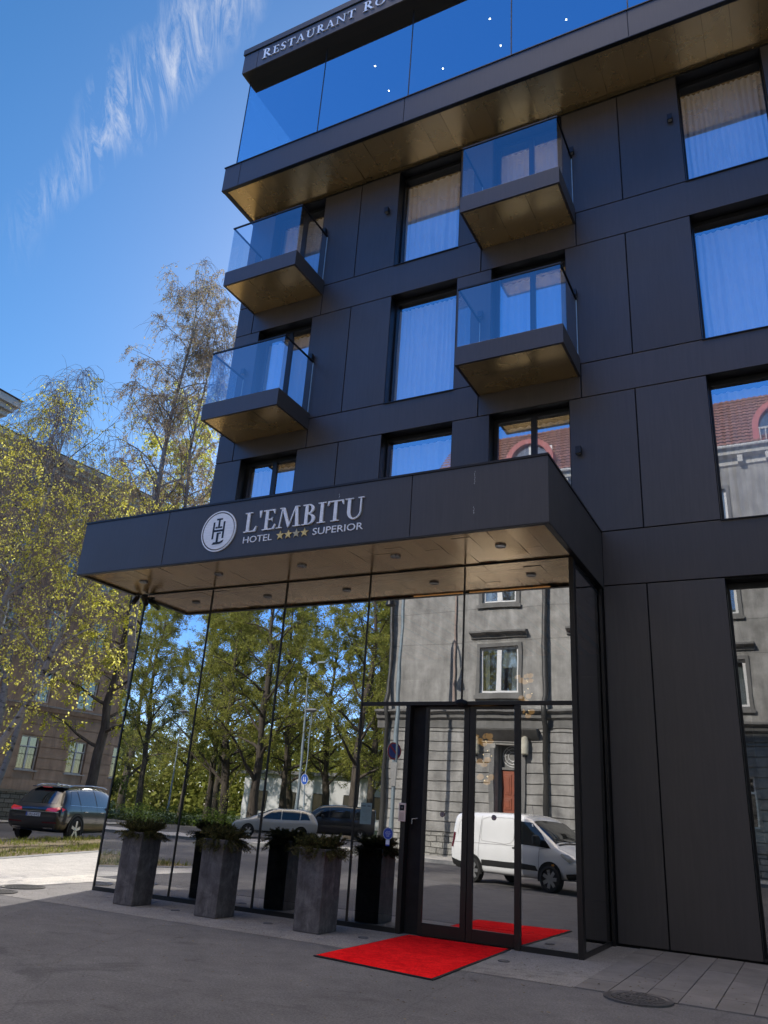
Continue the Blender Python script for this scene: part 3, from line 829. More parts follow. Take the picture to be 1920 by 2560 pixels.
def carpet_mat():
    k = N('red_carpet_pile'); v = k.coord('Object')
    f = k.noise(v, 2.2, 5); d = k.noise(v, 260, 2, .8)
    cc = k.ramp(f, [(.3, (.80, .010, .014)), (.7, (.97, .020, .022))])
    f3 = k.noise(v, 9, 6, .7, .8); cc = k.mix(1.0, cc, k.ramp(f3, [(.32, .74), (.6, 1.04)]), 'MULTIPLY')
    d2 = k.noise(k.coord('Object', (1, .25, 1)), 70, 3, .7); cc = k.mix(1.0, cc, k.ramp(d2, [(.35, .80), (.65, 1.06)]), 'MULTIPLY')
    cc = k.mix(1.0, cc, k.ramp(d, [(.3, .62), (.65, 1.1)]), 'MULTIPLY')
    p = k.pbsdf(cc, .95, 0, .02, k.bump(d, .6, .006)); return k.mat
r = tag(empty('red_carpet', (-1.75, -1.4, .006)), 'bright red entrance carpet with dark rubber edge before the sliding doors', 'carpet')
cq = [(-.985, .01), (-2.60, .035), (-2.585, -2.70), (-.905, -2.92)]
cq = [(-2.394, -2.498), (-.837, -2.724), (-.926, -.035), (-2.40, -.035)]
er = random.Random(4); edge = []
for a_, b_ in zip(cq, cq[1:]+cq[:1]):
    for i in range(18):
        edge.append((a_[0]+(b_[0]-a_[0])*i/18+er.uniform(-.006, .006)*(i > 0), a_[1]+(b_[1]-a_[1])*i/18+er.uniform(-.006, .006)*(i > 0)))
mb = MB(); mb.prism([(x+1.75, y+1.4) for x, y in edge], 'z', 0, .008); mb.build('rubber_edge', mat('black_rubber', .012, .7), r)
ins = [(x*.968+(-1.64)*.032, y*.984+(-1.4)*.016) for x, y in cq]
mb = MB()
n = 26
for i in range(n):
    for j in range(n):
        def P(u, w):
            a = Vector(ins[0]).lerp(Vector(ins[1]), u); b = Vector(ins[3]).lerp(Vector(ins[2]), u); q = a.lerp(b, w)
            return (q.x+1.75, q.y+1.4, .0125 + .003*math.sin(q.x*3.1+q.y*1.7)*math.sin(q.y*2.3) )
        mb.poly([P(i/n, j/n), P((i+1)/n, j/n), P((i+1)/n, (j+1)/n), P(i/n, (j+1)/n)])
mb.build('pile', carpet_mat(), r, smooth=60)
# ================================================================== GROUND
def asphalt(name, lo, mid, hi, worn=True):
    k = N(name); v = k.coord('Object')
    a = k.noise(v, .35, 7, .6); b = k.noise(v, 3.2, 8, .7); d = k.noise(v, 46, 5, .9); e = k.noise(v, 38, 2, .8)
    cc = k.ramp(a, [(.28, lo), (.5, mid), (.72, hi)])
    cc = k.mix(1.0, cc, k.ramp(b, [(.25, .76), (.75, 1.14)]), 'MULTIPLY')
    st = k.noise(v, 1.1, 5, .55, 1.5); cc = k.mix(1.0, cc, k.ramp(st, [(.30, .72), (.42, 1.0)]), 'MULTIPLY')
    cc = k.mix(1.0, cc, k.ramp(d, [(.32, .48), (.68, 1.42)]), 'MULTIPLY')
    cc = k.mix(1.0, cc, k.ramp(e, [(.35, .78), (.5, 1.0), (.64, 1.0), (.74, 1.4)]), 'MULTIPLY')
    sp = k.noise(v, 22, 2, .5); cc = k.mix(1.0, cc, k.ramp(sp, [(.70, 1.0), (.76, 1.5)]), 'MULTIPLY')
    # hairline cracks
    vo = k.n('TexVoronoi', feature='DISTANCE_TO_EDGE'); vo.inputs['Scale'].default_value = .42
    w = k.n('TexNoise'); w.inputs['Scale'].default_value = 1.7; w.inputs['Detail'].default_value = 6; k.l(v, w.inputs['Vector'])
    vv = k.mix(.22, v, w.outputs['Color']); k.l(vv, vo.inputs['Vector'])
    cr = k.ramp(vo.outputs['Distance'], [(0, .80), (.005, 1.0)])
    cc = k.mix(1.0, cc, cr, 'MULTIPLY')
    k.pbsdf(cc, .88, 0, .3, k.bump(d, .5, .012)); return k.mat
M['asphalt'] = asphalt('worn_asphalt', (.112, .107, .107), (.142, .136, .136), (.178, .171, .170))
M['path'] = asphalt('pale_path_asphalt', (.50, .475, .43), (.57, .545, .50), (.64, .61, .56))
M['concrete'] = asphalt('pale_concrete', (.21, .197, .185), (.25, .235, .22), (.29, .275, .258))
M['cream'] = asphalt('pale_slab_band', (.64, .60, .53), (.72, .68, .60), (.78, .74, .66))

def sheet(name, pts, z, m, parent=None, kind='structure'):
    mb = MB(); mb.poly([(x, y, z) for x, y in pts]); o = mb.build(name, m, parent)
    if kind: o['kind'] = kind
    return o
sheet('ground', [(-420, -420), (420, -420), (420, 420), (-420, 420)], 0, M['asphalt'])
sheet('pavement', [(-9.35, -1.80), (-2.65, -1.70), (-.9, -1.93), (.36, -1.90), (.36, 1.72), (-8.47, 1.72), (-8.47, 14), (-10.2, 14)], .004, M['concrete'])
sheet('pavement_band', [(-9.38, -1.80), (-10.24, 14), (-11.9, 30), (-13.4, 30), (-12.0, 10), (-10.72, 2.1), (-10.35, -.42), (-10.3, -1.8)], .0065, M['cream'])
vn = lambda y: -14.6 - .368*(y-2.87)
vf = lambda y: -18.0 - .372*(y-4.0)
sheet('footpath', [(-10.34, -1.8), (-10.35, -.42), (-10.72, 2.1), (-12.0, 10), (-13.4, 30), (vn(30)+.16, 30), (vn(-2)+.16, -2), (vn(-6)+.16, -6), (-10.3, -6)], .003, M['path'])
mb = MB()
for y0, y1 in ((-6, 2), (2, 10), (10, 20), (20, 34)):
    mb.poly([(vn(y0)+.16, y0, .012), (vn(y1)+.16, y1, .012), (vn(y1), y1, .03), (vn(y0), y0, .03)])
    mb.poly([(vf(y0), y0, .10), (vf(y1), y1, .10), (vf(y1)-.14, y1, .10), (vf(y0)-.14, y0, .10)][::-1])
    mb.poly([(vf(y0)-.14, y0, .10), (vf(y1)-.14, y1, .10), (vf(y1)-.14, y1, 0), (vf(y0)-.14, y0, 0)][::-1])
o = mb.build('kerb', mat('granite_kerb', .26, .8, 0, .2, 6)); o['kind'] = 'structure'
def earth():
    k = N('dry_verge_earth'); v = k.coord('Object')
    a = k.noise(v, 1.6, 7, .65); d = k.noise(v, 40, 5, .75)
    cc = k.ramp(a, [(.3, (.22, .165, .105)), (.5, (.34, .27, .175)), (.7, (.22, .23, .08))])
    cc = k.mix(1.0, cc, k.ramp(d, [(.3, .6), (.7, 1.15)]), 'MULTIPLY')
    k.pbsdf(cc, .95, 0, .1, k.bump(d, .8, .05)); return k.mat
g = np.random.default_rng(2)
mb = MB(); ny, nx = 80, 10
hh = {}
for j in range(ny+1):
    y = -6 + 40*j/ny
    for i in range(nx+1):
        t = i/nx; x = vn(y)*(1-t) + vf(y)*t
        mb.v.append((x, y, .03 + .07*t + (.035*math.sin(PI*t)**.8 + g.uniform(-.015, .02) if 0 < i < nx else 0)))
for j in range(ny):
    for i in range(nx):
        a = j*(nx+1)+i; mb.f.append((a, a+1, a+nx+2, a+nx+1)); mb.m.append(0)
o = mb.build('verge', earth(), smooth=80); o['kind'] = 'structure'
# grass tufts on the verge
def blades(name, pts, hmin, hmax, w, m, label, seed):
    g = np.random.default_rng(seed); V = []; F = []
    n = len(pts)
    ang = g.uniform(0, 2*PI, n); h = g.uniform(hmin, hmax, n); lean = g.normal(0, .45, (n, 2))
    dx = np.cos(ang)*w; dy = np.sin(ang)*w
    p = np.array(pts)
    V = np.zeros((n, 4, 3))
    V[:, 0] = p + np.stack([-dx, -dy, np.zeros(n)], 1); V[:, 1] = p + np.stack([dx, dy, np.zeros(n)], 1)
    top = p + np.stack([lean[:, 0]*h, lean[:, 1]*h, h], 1)
    V[:, 2] = top + np.stack([dx, dy, np.zeros(n)], 1)*.3; V[:, 3] = top - np.stack([dx, dy, np.zeros(n)], 1)*.3
    F = np.arange(n*4).reshape(n, 4)
    o = np_mesh(name, V.reshape(-1, 3), F, m); o['kind'] = 'stuff'; tag(o, label, 'grass'); return o
grassm = leafmat('spring_grass', [(.13, .17, .03), (.20, .24, .05), (.29, .30, .08), (.36, .31, .13)], .45)
pts = []
for cl in range(300):
    y = g.uniform(-6, 26); t = g.choice([g.uniform(0, .22), g.uniform(.72, .98), g.uniform(.1, .95)], p=[.45, .35, .2])
    cx = vn(y)*(1-t)+vf(y)*t
    for q in range(g.integers(20, 60)):
        a = g.normal(0, .16, 2); tt = (cx+a[0]-vn(y))/(vf(y)-vn(y))
        if 0 < tt < 1: pts.append((cx+a[0], y+a[1]*1.5, .03+.07*tt+.03*math.sin(PI*tt)))
blades('verge_grass', pts, .05, .16, .010, grassm, 'sparse bright spring grass tufts along the edges of the verge', 4)

# slabs in front of the right part of the facade
def slabmat():
    k = N('grey_paving_slab'); g_ = k.n('NewGeometry'); v = k.coord('Object')
    a = k.noise(v, 2.4, 7, .65); d = k.noise(v, 130, 3, .7)
    cc = k.ramp(g_.outputs['Random Per Island'], [(0, (.16, .150, .142)), (1, (.205, .192, .182))])
    cc = k.mix(1.0, cc, k.ramp(a, [(.3, .78), (.7, 1.15)]), 'MULTIPLY')
    cc = k.mix(1.0, cc, k.ramp(d, [(.3, .78), (.65, 1.1)]), 'MULTIPLY')
    k.pbsdf(cc, .85, 0, .25, k.bump(d, .35, .01)); return k.mat
mb = MB(); rn = random.Random(8)
x = .37
i = 0
while x < 12:
    w = .335
    ys = [-1.9, -.68, .52, 1.715] if i % 2 else [-1.9, -1.3, -.08, 1.12, 1.715]
    for a, b in zip(ys, ys[1:]):
        z = .016 + rn.uniform(-.0015, .0015)
        mb.box(x+.004, x+w-.004, a+.004, b-.004, -.02, z)
    x += w; i += 1
o = mb.build('slab_pavement', slabmat(), bevel=.004); o['kind'] = 'structure'
# street opposite
o = None
mb = MB()
mb.box(-46, 36, -21.86, -18.6, -.05, .12)
o = mb.build('far_pavement', M['path']); o['kind'] = 'structure'
mb = MB(); mb.box(-46, 36, -18.59, -18.42, -.05, .125); o = mb.build('far_kerb', mat('granite_kerb_far', .24, .8, 0, .2, 6)); o['kind'] = 'structure'
sheet('park_lawn', [(-150, -37), (-15.5, -44), (-15.5, -160), (-150, -160)], .02, mat('park_grass', (.055, .08, .025), .95, 0, .35, 1.2, .6, 40))
sheet('street_footway', [(-35.6, -30), (-38.2, -30), (-34.2, 60), (-31.6, 60)], .05, M['path'])

# ---- iron covers
iron = mat('cast_iron', (.10, .095, .092), .55, .5, .25, 12, .3, 90)
def cover(x, y, r, label, sx=1.0):
    o = tag(empty('manhole_cover', (x, y, .004)), label, 'manhole cover')
    mb = MB(); mb.lathe([(r*.90, .010), (r*.92, .014), (r, .014), (r, -.01)], n=48); mb.build('rim', iron, o, smooth=40)
    mb = MB(); mb.lathe([(0, .009), (r*.885, .009), (r*.885, -.01)], n=48); mb.build('lid', iron, o, smooth=40)
    mb = MB()
    n = 9
    for i in range(-n, n+1):
        yy = i*r*.86/n; half = math.sqrt(max(0, (r*.80)**2 - yy*yy))
        k = max(1, int(half*2/.075)); 
        for j in range(k):
            a = -half + j*2*half/k
            mb.box(a+.012, a+2*half/k-.012, yy-.013, yy+.013, .0085, .0145)
    mb.build('tread_bars', iron, o)
    return o
cover(1.02, -1.98, .33, 'round cast iron manhole cover with bar pattern at the slab edge')
cover(-9.30, -.78, .36, 'far one of the two round covers in the sunlit pavement at left')
cover(-8.95, -1.62, .36, 'near one of the two round covers in the pavement at left')
for i, (x, y, l) in enumerate([(-.70, -.97, 'small round floor cap just right of the red carpet'), (-2.70, -.78, 'small round floor cap left of the red carpet'), (-4.23, -.78, 'small round floor cap between the middle and right planters'), (-5.88, -.83, 'small round floor cap between the left and middle planters')]):
    o = tag(empty('floor_cap', (x, y, .004)), l, 'floor cap')
    mb = MB(); mb.lathe([(0, .006), (.05, .007), (.052, .004), (.056, .010), (.068, .010), (.07, 0)], n=24); mb.build('cap_ring', iron, o, smooth=40)

# ================================================================== BUILDINGS ACROSS THE STREETS
whitep = mat('white_window_paint', .66, .5, 0, .05, 5)
M['pane_old'] = glass('old_window_glass', .28, (.35, .38, .38), wav=.02)
M['pane_house'] = glass('house_window_glass', .30, (.60, .66, .66), rough=.02)
dark_in = mat('dark_room', .02, .9)
curt = mat('window_net', .45, .9, 0, .1, 3)

def old_window(parent, cx, z0, z1, w, y=.16, arch=False, bars=False, frame=whitep, blind=0, seed=0, transom=True, glassm='pane_old'):
    x0, x1 = cx-w/2, cx+w/2
    mb = MB()
    f = .075 if transom else .11
    zt = z1 if not arch else z1-w/2
    mb.box(x0, x0+f, y-.03, y+.05, z0, zt); mb.box(x1-f, x1, y-.03, y+.05, z0, zt)
    mb.box(x0+f, x1-f, y-.03, y+.05, z0, z0+f)
    mb.box(cx-.055, cx+.055, y-.04, y+.045, z0+f, zt if arch else zt-f)
    tz = z0+(z1-z0)*.68
    if not arch: mb.box(x0+f, x1-f, y-.03, y+.05, z1-f, z1)
    else: tz = zt
    if transom: mb.box(x0+f, cx-.055, y-.035, y+.048, tz-.04, tz+.04); mb.box(cx+.055, x1-f, y-.035, y+.048, tz-.04, tz+.04)
    else: mb.box(cx-.12, cx+.12, y-.037, y+.043, z0+f+.01, z1-f-.01)
    if arch:
        n = 12; r = w/2
        for i in range(n):
            a, b = PI*i/n, PI*(i+1)/n
            q = [(cx+r*math.cos(a), zt+r*math.sin(a)), (cx+r*math.cos(b), zt+r*math.sin(b)), (cx+(r-f)*math.cos(b), zt+(r-f)*math.sin(b)), (cx+(r-f)*math.cos(a), zt+(r-f)*math.sin(a))]
            mb.prism(q, 'y', y-.03, y+.05)
        mb.box(cx-.03, cx+.03, y-.03, y+.045, zt+.04, z1-f)
    win = mb.build('window', frame, parent)
    p = MB()
    if arch: p.poly([(x0+f/2, y+.01, z0+f/2), (x1-f/2, y+.01, z0+f/2), (x1-f/2, y+.01, zt)] + [(cx+(w/2-f/2)*math.cos(PI*i/12), y+.01, zt+(w/2-f/2)*math.sin(PI*i/12)) for i in range(1, 12)] + [(x0+f/2, y+.01, zt)])
    else: p.poly([(x0+f/2, y+.01, z0+f/2), (x1-f/2, y+.01, z0+f/2), (x1-f/2, y+.01, z1-f/2), (x0+f/2, y+.01, z1-f/2)])
    p.build('pane', M[glassm], win)
    rn = random.Random(seed)
    q = MB()
    q.poly([(x0-.02, y+.5, z0), (x1+.02, y+.5, z0), (x1+.02, y+.5, z1), (x0-.02, y+.5, z1)], 0)
    q.poly([(x0-.02, y+.06, z1+.01), (x1+.02, y+.06, z1+.01), (x1+.02, y+.5, z1+.01), (x0-.02, y+.5, z1+.01)], 0)
    if rn.random() < .75:
        s = rn.uniform(.16, .30)*w
        for a, b in ((x0+.03, x0+s), (x1-s, x1-.03)):
            n = 10
            for i in range(n):
                u, v = a+(b-a)*i/n, a+(b-a)*(i+1)/n
                q.poly([(u, y+.16+.03*(i % 2), z0+.05), (v, y+.16+.03*((i+1) % 2), z0+.05), (v, y+.16+.03*((i+1) % 2), z1-.05), (u, y+.16+.03*(i % 2), z1-.05)], 1)
    if blind: q.poly([(x0+.06, y+.12, z1-blind), (cx-.04, y+.12, z1-blind), (cx-.04, y+.12, z1-.05), (x0+.06, y+.12, z1-.05)], 1)
    q.build('room', [dark_in, curt], win)
    if bars:
        b = MB()
        for i in range(7):
            xx = x0+.06+(w-.12)*i/6; b.tube([(xx, -.02, z0+.04), (xx, -.02, z0+(z1-z0)*.66)], .008, 4)
        for zz in (z0+.06, z0+.45*(z1-z0), z0+(z1-z0)*.66): b.tube([(x0, -.02, zz), (x1, -.02, zz)], .009, 4)
        b.build('window_bars', mat('dark_iron_bar', .02, .6), win)
    return win

def reveal(mb, x0, x1, z0, z1, d, m=0, arch=False):
    mb.poly([(x0, 0, z0), (x0, d, z0), (x0, d, z1), (x0, 0, z1)], m); mb.poly([(x1, 0, z0), (x1, 0, z1), (x1, d, z1), (x1, d, z0)], m)
    mb.poly([(x0, 0, z1), (x0, d, z1), (x1, d, z1), (x1, 0, z1)], m); mb.poly([(x0, 0, z0), (x1, 0, z0), (x1, d, z0), (x0, d, z0)], m)

def courses(mb, x0, x1, z0, z1, step, holes, proud, gap, m=0):
    z = z0
    while z < z1-.05:
        zt = min(z+step, z1)-gap
        cuts = [(x0, x1)]
        for h in holes:
            if h[2] < zt and h[3] > z:
                nc = []
                for a, b in cuts:
                    if h[1] <= a or h[0] >= b: nc.append((a, b)); continue
                    if h[0] > a: nc.append((a, h[0]))
                    if h[1] < b: nc.append((h[1], b))
                cuts = nc
        for a, b in cuts: mb.box(a, b, -proud, -.001, z, zt, m, skip='k')
        z += step

# ---------------- brown apartment house, far left
def render_mat(name, lo, hi, scale=1.2, stain=.3):
    k = N(name); v = k.coord('Object'); vs = k.coord('Object', (1, 1, .15))
    a = k.noise(v, scale, 8, .62); b = k.noise(vs, 2.6, 6, .6); d = k.noise(v, 38, 4, .7)
    cc = k.ramp(a, [(.3, lo), (.7, hi)])
    cc = k.mix(1.0, cc, k.ramp(b, [(.3, 1-stain), (.65, 1.05)]), 'MULTIPLY')
    cc = k.mix(1.0, cc, k.ramp(d, [(.3, .85), (.65, 1.05)]), 'MULTIPLY')
    k.pbsdf(cc, .92, 0, .15, k.bump(d, .4, .02)); return k.mat
def stone_mat(name, lo, hi, sc_=(1.9, 1, 3.4)):
    k = N(name); v = k.coord('Object')
    br = k.n('TexBrick'); br.inputs['Scale'].default_value = 1.0; br.inputs['Mortar Size'].default_value = .02
    br.inputs['Brick Width'].default_value = .55; br.inputs['Row Height'].default_value = .22
    tc = k.n('TexCoord'); sep = k.n('SeparateXYZ'); cmb = k.n('CombineXYZ'); k.l(tc.outputs['Object'], sep.inputs[0])
    k.l(sep.outputs['X'], cmb.inputs['X']); k.l(sep.outputs['Z'], cmb.inputs['Y'])
    nz = k.n('TexNoise'); nz.inputs['Scale'].default_value = 3; k.l(cmb.outputs[0], nz.inputs['Vector'])
    vv = k.mix(.06, cmb.outputs[0], nz.outputs['Color']); k.l(vv, br.inputs['Vector'])
    br.inputs['Color1'].default_value = (*lo, 1); br.inputs['Color2'].default_value = (*hi, 1); br.inputs['Mortar'].default_value = tuple(x*.4 for x in lo)+(1,)
    d = k.noise(v, 14, 6, .7)
    cc = k.mix(1.0, br.outputs['Color'], k.ramp(d, [(.3, .65), (.7, 1.2)]), 'MULTIPLY')
    k.pbsdf(cc, .9, 0, .2, k.bump(k.math('ADD', k.math('MULTIPLY', d, .6), k.math('MULTIPLY', br.outputs['Fac'], -1.0)), .9, .05)); return k.mat

brown = tag(empty('apartment_building', (-36.5, 20, 0), rad(85)), 'old brown rendered apartment block with white windows and arched top floor', 'building')
bm_ = render_mat('brown_render', (.33, .228, .168), (.46, .335, .25))
bx0, bx1 = -22.0, 26.0
cols = [.56+3.235*k for k in range(-6, 8)]
rowsB = [(2.70, 4.54, 1.26, False), (6.45, 8.22, 1.28, False), (10.05, 11.9, 1.28, False), (13.78, 15.64, 1.30, False), (17.4, 19.6, 1.34, True)]
holes = [(x-w/2, x+w/2, a, b) for x in cols for a, b, w, ar in rowsB]
mb = MB()
holed(mb, bx0, bx1, 0, 20.3, holes, 0.0)
for h in holes: reveal(mb, *h, .24)
courses(mb, bx0, bx1, 1.62, 5.95, .60, [h for h in holes if h[2] < 5], .05, .045)
for x in cols:                       # arch corners
    w = 1.34; r = w/2; zt = 19.6-r
    for sgn in (-1, 1):
        pts = [(x+sgn*r, 19.6), (x+sgn*r, zt)] + [(x+sgn*r*math.cos(PI/2*i/8), zt+r*math.sin(PI/2*i/8)) for i in range(1, 9)]
        mb.prism(pts, 'y', .002, .24)
    for i in range(12):
        a, b = PI*i/12, PI*(i+1)/12
        mb.prism([(x+.80*math.cos(a), zt+.80*math.sin(a)), (x+.80*math.cos(b), zt+.80*math.sin(b)), (x+.68*math.cos(b), zt+.68*math.sin(b)), (x+.68*math.cos(a), zt+.68*math.sin(a))], 'y', -.06, -.002)
mb.poly([(bx0, 0, 0), (bx0, 0, 20.3), (bx0, 14, 20.3), (bx0, 14, 0)]); mb.poly([(bx1, 0, 0), (bx1, 14, 0), (bx1, 14, 20.3), (bx1, 0, 20.3)])
mb.poly([(bx0, 14, 0), (bx0, 14, 20.3), (bx1, 14, 20.3), (bx1, 14, 0)])
wall_b = mb.build('wall', bm_, brown)
mb = MB(); mb.box(bx0, bx1, -.12, -.06, 0, 1.50); mb.build('plinth', stone_mat('limestone_plinth', (.16, .145, .115), (.24, .22, .18)), brown)
mb = MB(); mb.box(bx0, bx1, -.20, -.003, 1.50, 1.61); mb.build('plinth_ledge', render_mat('pale_ledge', (.20, .175, .14), (.27, .24, .19)), brown)
mb = MB(); mb.prism([(-.003, 5.96), (-.14, 5.98), (-.22, 6.2), (-.003, 6.24)], 'x', bx0, bx1); mb.build('belt_course', bm_, brown)
mb = MB(); mb.prism([(-.003, 6.243), (-.26, 6.204), (-.26, 6.225), (-.003, 6.34)], 'x', bx0, bx1); mb.build('ledge_flashing', mat('zinc_flashing', .20, .5, .4, .2), brown)
mb = MB(); mb.prism([(-.003, 8.85), (-.10, 8.87), (-.14, 9.0), (-.003, 9.05)], 'x', bx0, bx1); mb.build('belt_course', bm_, brown)
corn = render_mat('cream_cornice', (.44, .41, .35), (.56, .53, .46))
mb = MB(); mb.prism([(-.003, 20.05), (-.12, 20.08), (-.14, 20.3), (-.38, 20.42), (-.42, 20.62), (-.70, 20.74), (-.72, 21.05), (-.003, 21.06)], 'x', bx0-.5, bx1+.5); mb.build('cornice', corn, brown)
mb = MB(); mb.prism([(-.78, 21.062), (-.78, 21.10), (7, 23.2), (14.5, 21.1), (14.5, 21.062)], 'x', bx0-.5, bx1+.5); mb.build('roof', mat('dark_sheet_roof', .05, .6, .2), brown)
for k_, x in enumerate(cols):
    for j, (a, b, w, ar) in enumerate(rowsB):
        old_window(brown, x, a, b, w, .17, ar, j == 0, seed=k_*9+j)
mb = MB()
for x in cols:
    for a, b, w, ar in rowsB[:1]: mb.box(x-w/2-.10, x+w/2+.10, -.13, .20, a-.07, a-.005)
mb.build('window_sill', mat('pale_sill', .34, .7), brown)
mb = MB(); mb.tube([(5.45, -.16, .3), (5.45, -.16, 20.0)], .06, 8); mb.tube([(-7.5, -.16, .3), (-7.5, -.16, 20.0)], .06, 8); mb.build('downpipe', mat('grey_downpipe', .16, .5, .3), brown, smooth=40)
for x in (-1.8, 1.5):
    mb = MB(); mb.box(x-.62, x+.62, -.135, -.122, .15, 1.32, 1)
    for i in range(6): mb.box(x-.6, x+.6, -.17, -.136, .2+i*.17, .29+i*.17)
    mb.box(x-.66, x-.6, -.16, -.123, 1.0, 1.42); mb.box(x-.05, x+.12, -.16, -.137, .95, 1.45); mb.box(x+.36, x+.52, -.16, -.137, .95, 1.45)
    mb.build('basement_louvre', [mat('pale_louvre', (.26, .27, .25), .6), dark_in], brown)

# ---------------- pale building whose eave corner shows at far left
pale = tag(empty('corner_building', (-30.0, 10.45, 0)), 'cream classical building of which only the eave corner shows at left edge', 'building')
cream = mat('cream_plaster', (.50, .46, .38), .85, 0, .1, 2)
mb = MB(); mb.box(-16, -.75, -16, -.75, 0, 18.4); mb.build('wall', cream, pale)
mb = MB()
z = 18.7
for i, (o, a, b) in enumerate(((.55, -.35, -.02), (.35, 0.0, .26), (.18, .275, .55), (.0, .565, .92))):
    mb.box(-17, -o, -17, -o, z+a, z+b)
mb.build('eave_cornice', mat('pale_cornice_paint', (.55, .54, .50), .7, 0, .08), pale)
mb = MB(); mb.box(-16.8, -.56, -16.8, -.56, z-.06-.32, z-.05-.305+.0); mb.build('eave_soffit', mat('tan_soffit', (.28, .22, .14), .8), pale)
mb = MB(); mb.box(-17.1, .05, -17.1, .05, z+.935, z+.99); mb.build('roof', mat('dark_brown_roof', (.05, .03, .025), .6), pale)

# ---------------- grey rendered house behind the camera, seen in the glass
grey = tag(empty('grey_house', (34, -21.9, 0), PI), 'grey rendered house with red door and red tiled roof, reflected in the lobby glass', 'building')
gx = lambda X: 34-X
gm = render_mat('grey_render', (.25, .242, .228), (.45, .438, .415), 1.5, .36)
gd = render_mat('dark_grey_render', (.165, .162, .155), (.225, .22, .212), 1.4, .2)
L_ = 48.4
gw = [gx(X) for X in (-8.8, -4.4, 0, 4.4, 8.8, 13.2, 17.6, 22.0, 26.4)]
rowsG = [(6.80, 8.84, 1.80), (10.88, 12.92, 1.72), (14.85, 16.9, 1.72)]
holes = [(x-w/2, x+w/2, a, b) for x in gw for a, b, w in rowsG]
gf = [(x-.8, x+.8, 2.0, 4.0) for x in gw[1:]]
doorh = (gx(-8.43)-.60, gx(-8.43)+.60, 0.12, 4.70)
mb = MB()
holed(mb, 0, L_, 0, 18.4, holes+gf+[doorh], 0.0)
for h in holes+gf: reveal(mb, *h, .22)
reveal(mb, *doorh, .9)
mb.poly([(0, 0, 0), (0, 0, 18.4), (0, 14, 18.4), (0, 14, 0)]); mb.poly([(L_, 0, 0), (L_, 14, 0), (L_, 14, 18.4), (L_, 0, 18.4)])
mb.poly([(0, 14, 0), (0, 14, 18.4), (L_, 14, 18.4), (L_, 14, 0)])
mb.build('wall', gm, grey)
mb = MB(); courses(mb, 0, L_, 1.08, 5.30, .412, gf+[doorh], .06, .035); mb.build('rusticated_courses', gm, grey, bevel=.012)
mb = MB()
for a, b in ((0, doorh[0]), (doorh[1], L_)): mb.box(a, b, -.10, -.001, 0, 1.02)
mb.build('plinth', stone_mat('rough_limestone', (.26, .25, .23), (.38, .37, .34)), grey)
mb = MB(); mb.prism([(-.001, 5.34), (-.05, 5.36), (-.05, 5.70), (-.20, 5.78), (-.22, 5.96), (-.42, 6.04), (-.42, 6.10), (-.001, 6.2)], 'x', 0, L_+.4); mb.build('belt_cornice', gd, grey)
mb = MB()
for z in (9.12, 10.62, 13.3, 14.6): mb.box(0, L_, -.004, -.001, z-.012, z+.012)
mb.build('render_joint', gd, grey)
mb = MB()
for x in gw:
    for a, b, w in rowsG:
        o_, i_ = w/2+.15, w/2
        mb.box(x-o_, x-i_, -.07, -.001, a-.16, b+.16); mb.box(x+i_, x+o_, -.07, -.001, a-.16, b+.16)
        mb.box(x-i_, x+i_, -.07, -.001, b, b+.16); mb.box(x-o_-.06, x+o_+.06, -.14, -.071, a-.26, a-.10); mb.box(x-i_, x+i_, -.07, -.001, a-.16, a)
mb.build('window_surround', gd, grey)
mb = MB()
for x in gw:
    a, b, w = rowsG[0]
    mb.prism([(-.001, 9.22), (-.10, 9.24), (-.14, 9.36), (-.36, 9.44), (-.36, 9.52), (-.001, 9.60)], 'x', x-1.33, x+1.33)
mb.build('window_cornice', gd, grey)
for k_, x in enumerate(gw):
    for a, b, w in rowsG: old_window(grey, x, a, b, w, .15, seed=100+k_, blind=.9 if k_ == 0 and a < 7 else 0, transom=False, glassm='pane_house')
    if k_: old_window(grey, x, 2.0, 4.0, 1.6, .15, seed=200+k_)
mb = MB(); mb.prism([(-.001, 18.0), (-.10, 18.05), (-.12, 18.35), (-.45, 18.45), (-.5, 18.72), (-.001, 18.74)], 'x', -.3, L_+.3)
for i in range(41): mb.box(.4+i*1.18, .62+i*1.18, -.40, -.125, 18.06, 18.40)
mb.build('eave_cornice', mat('white_eave', (.50, .49, .46), .7), grey)
mb = MB(); mb.tube([(-.3, -.60, 18.78), (L_+.3, -.60, 18.78)], .09, 8); mb.build('gutter', mat('white_gutter', .5, .5), grey, smooth=40)
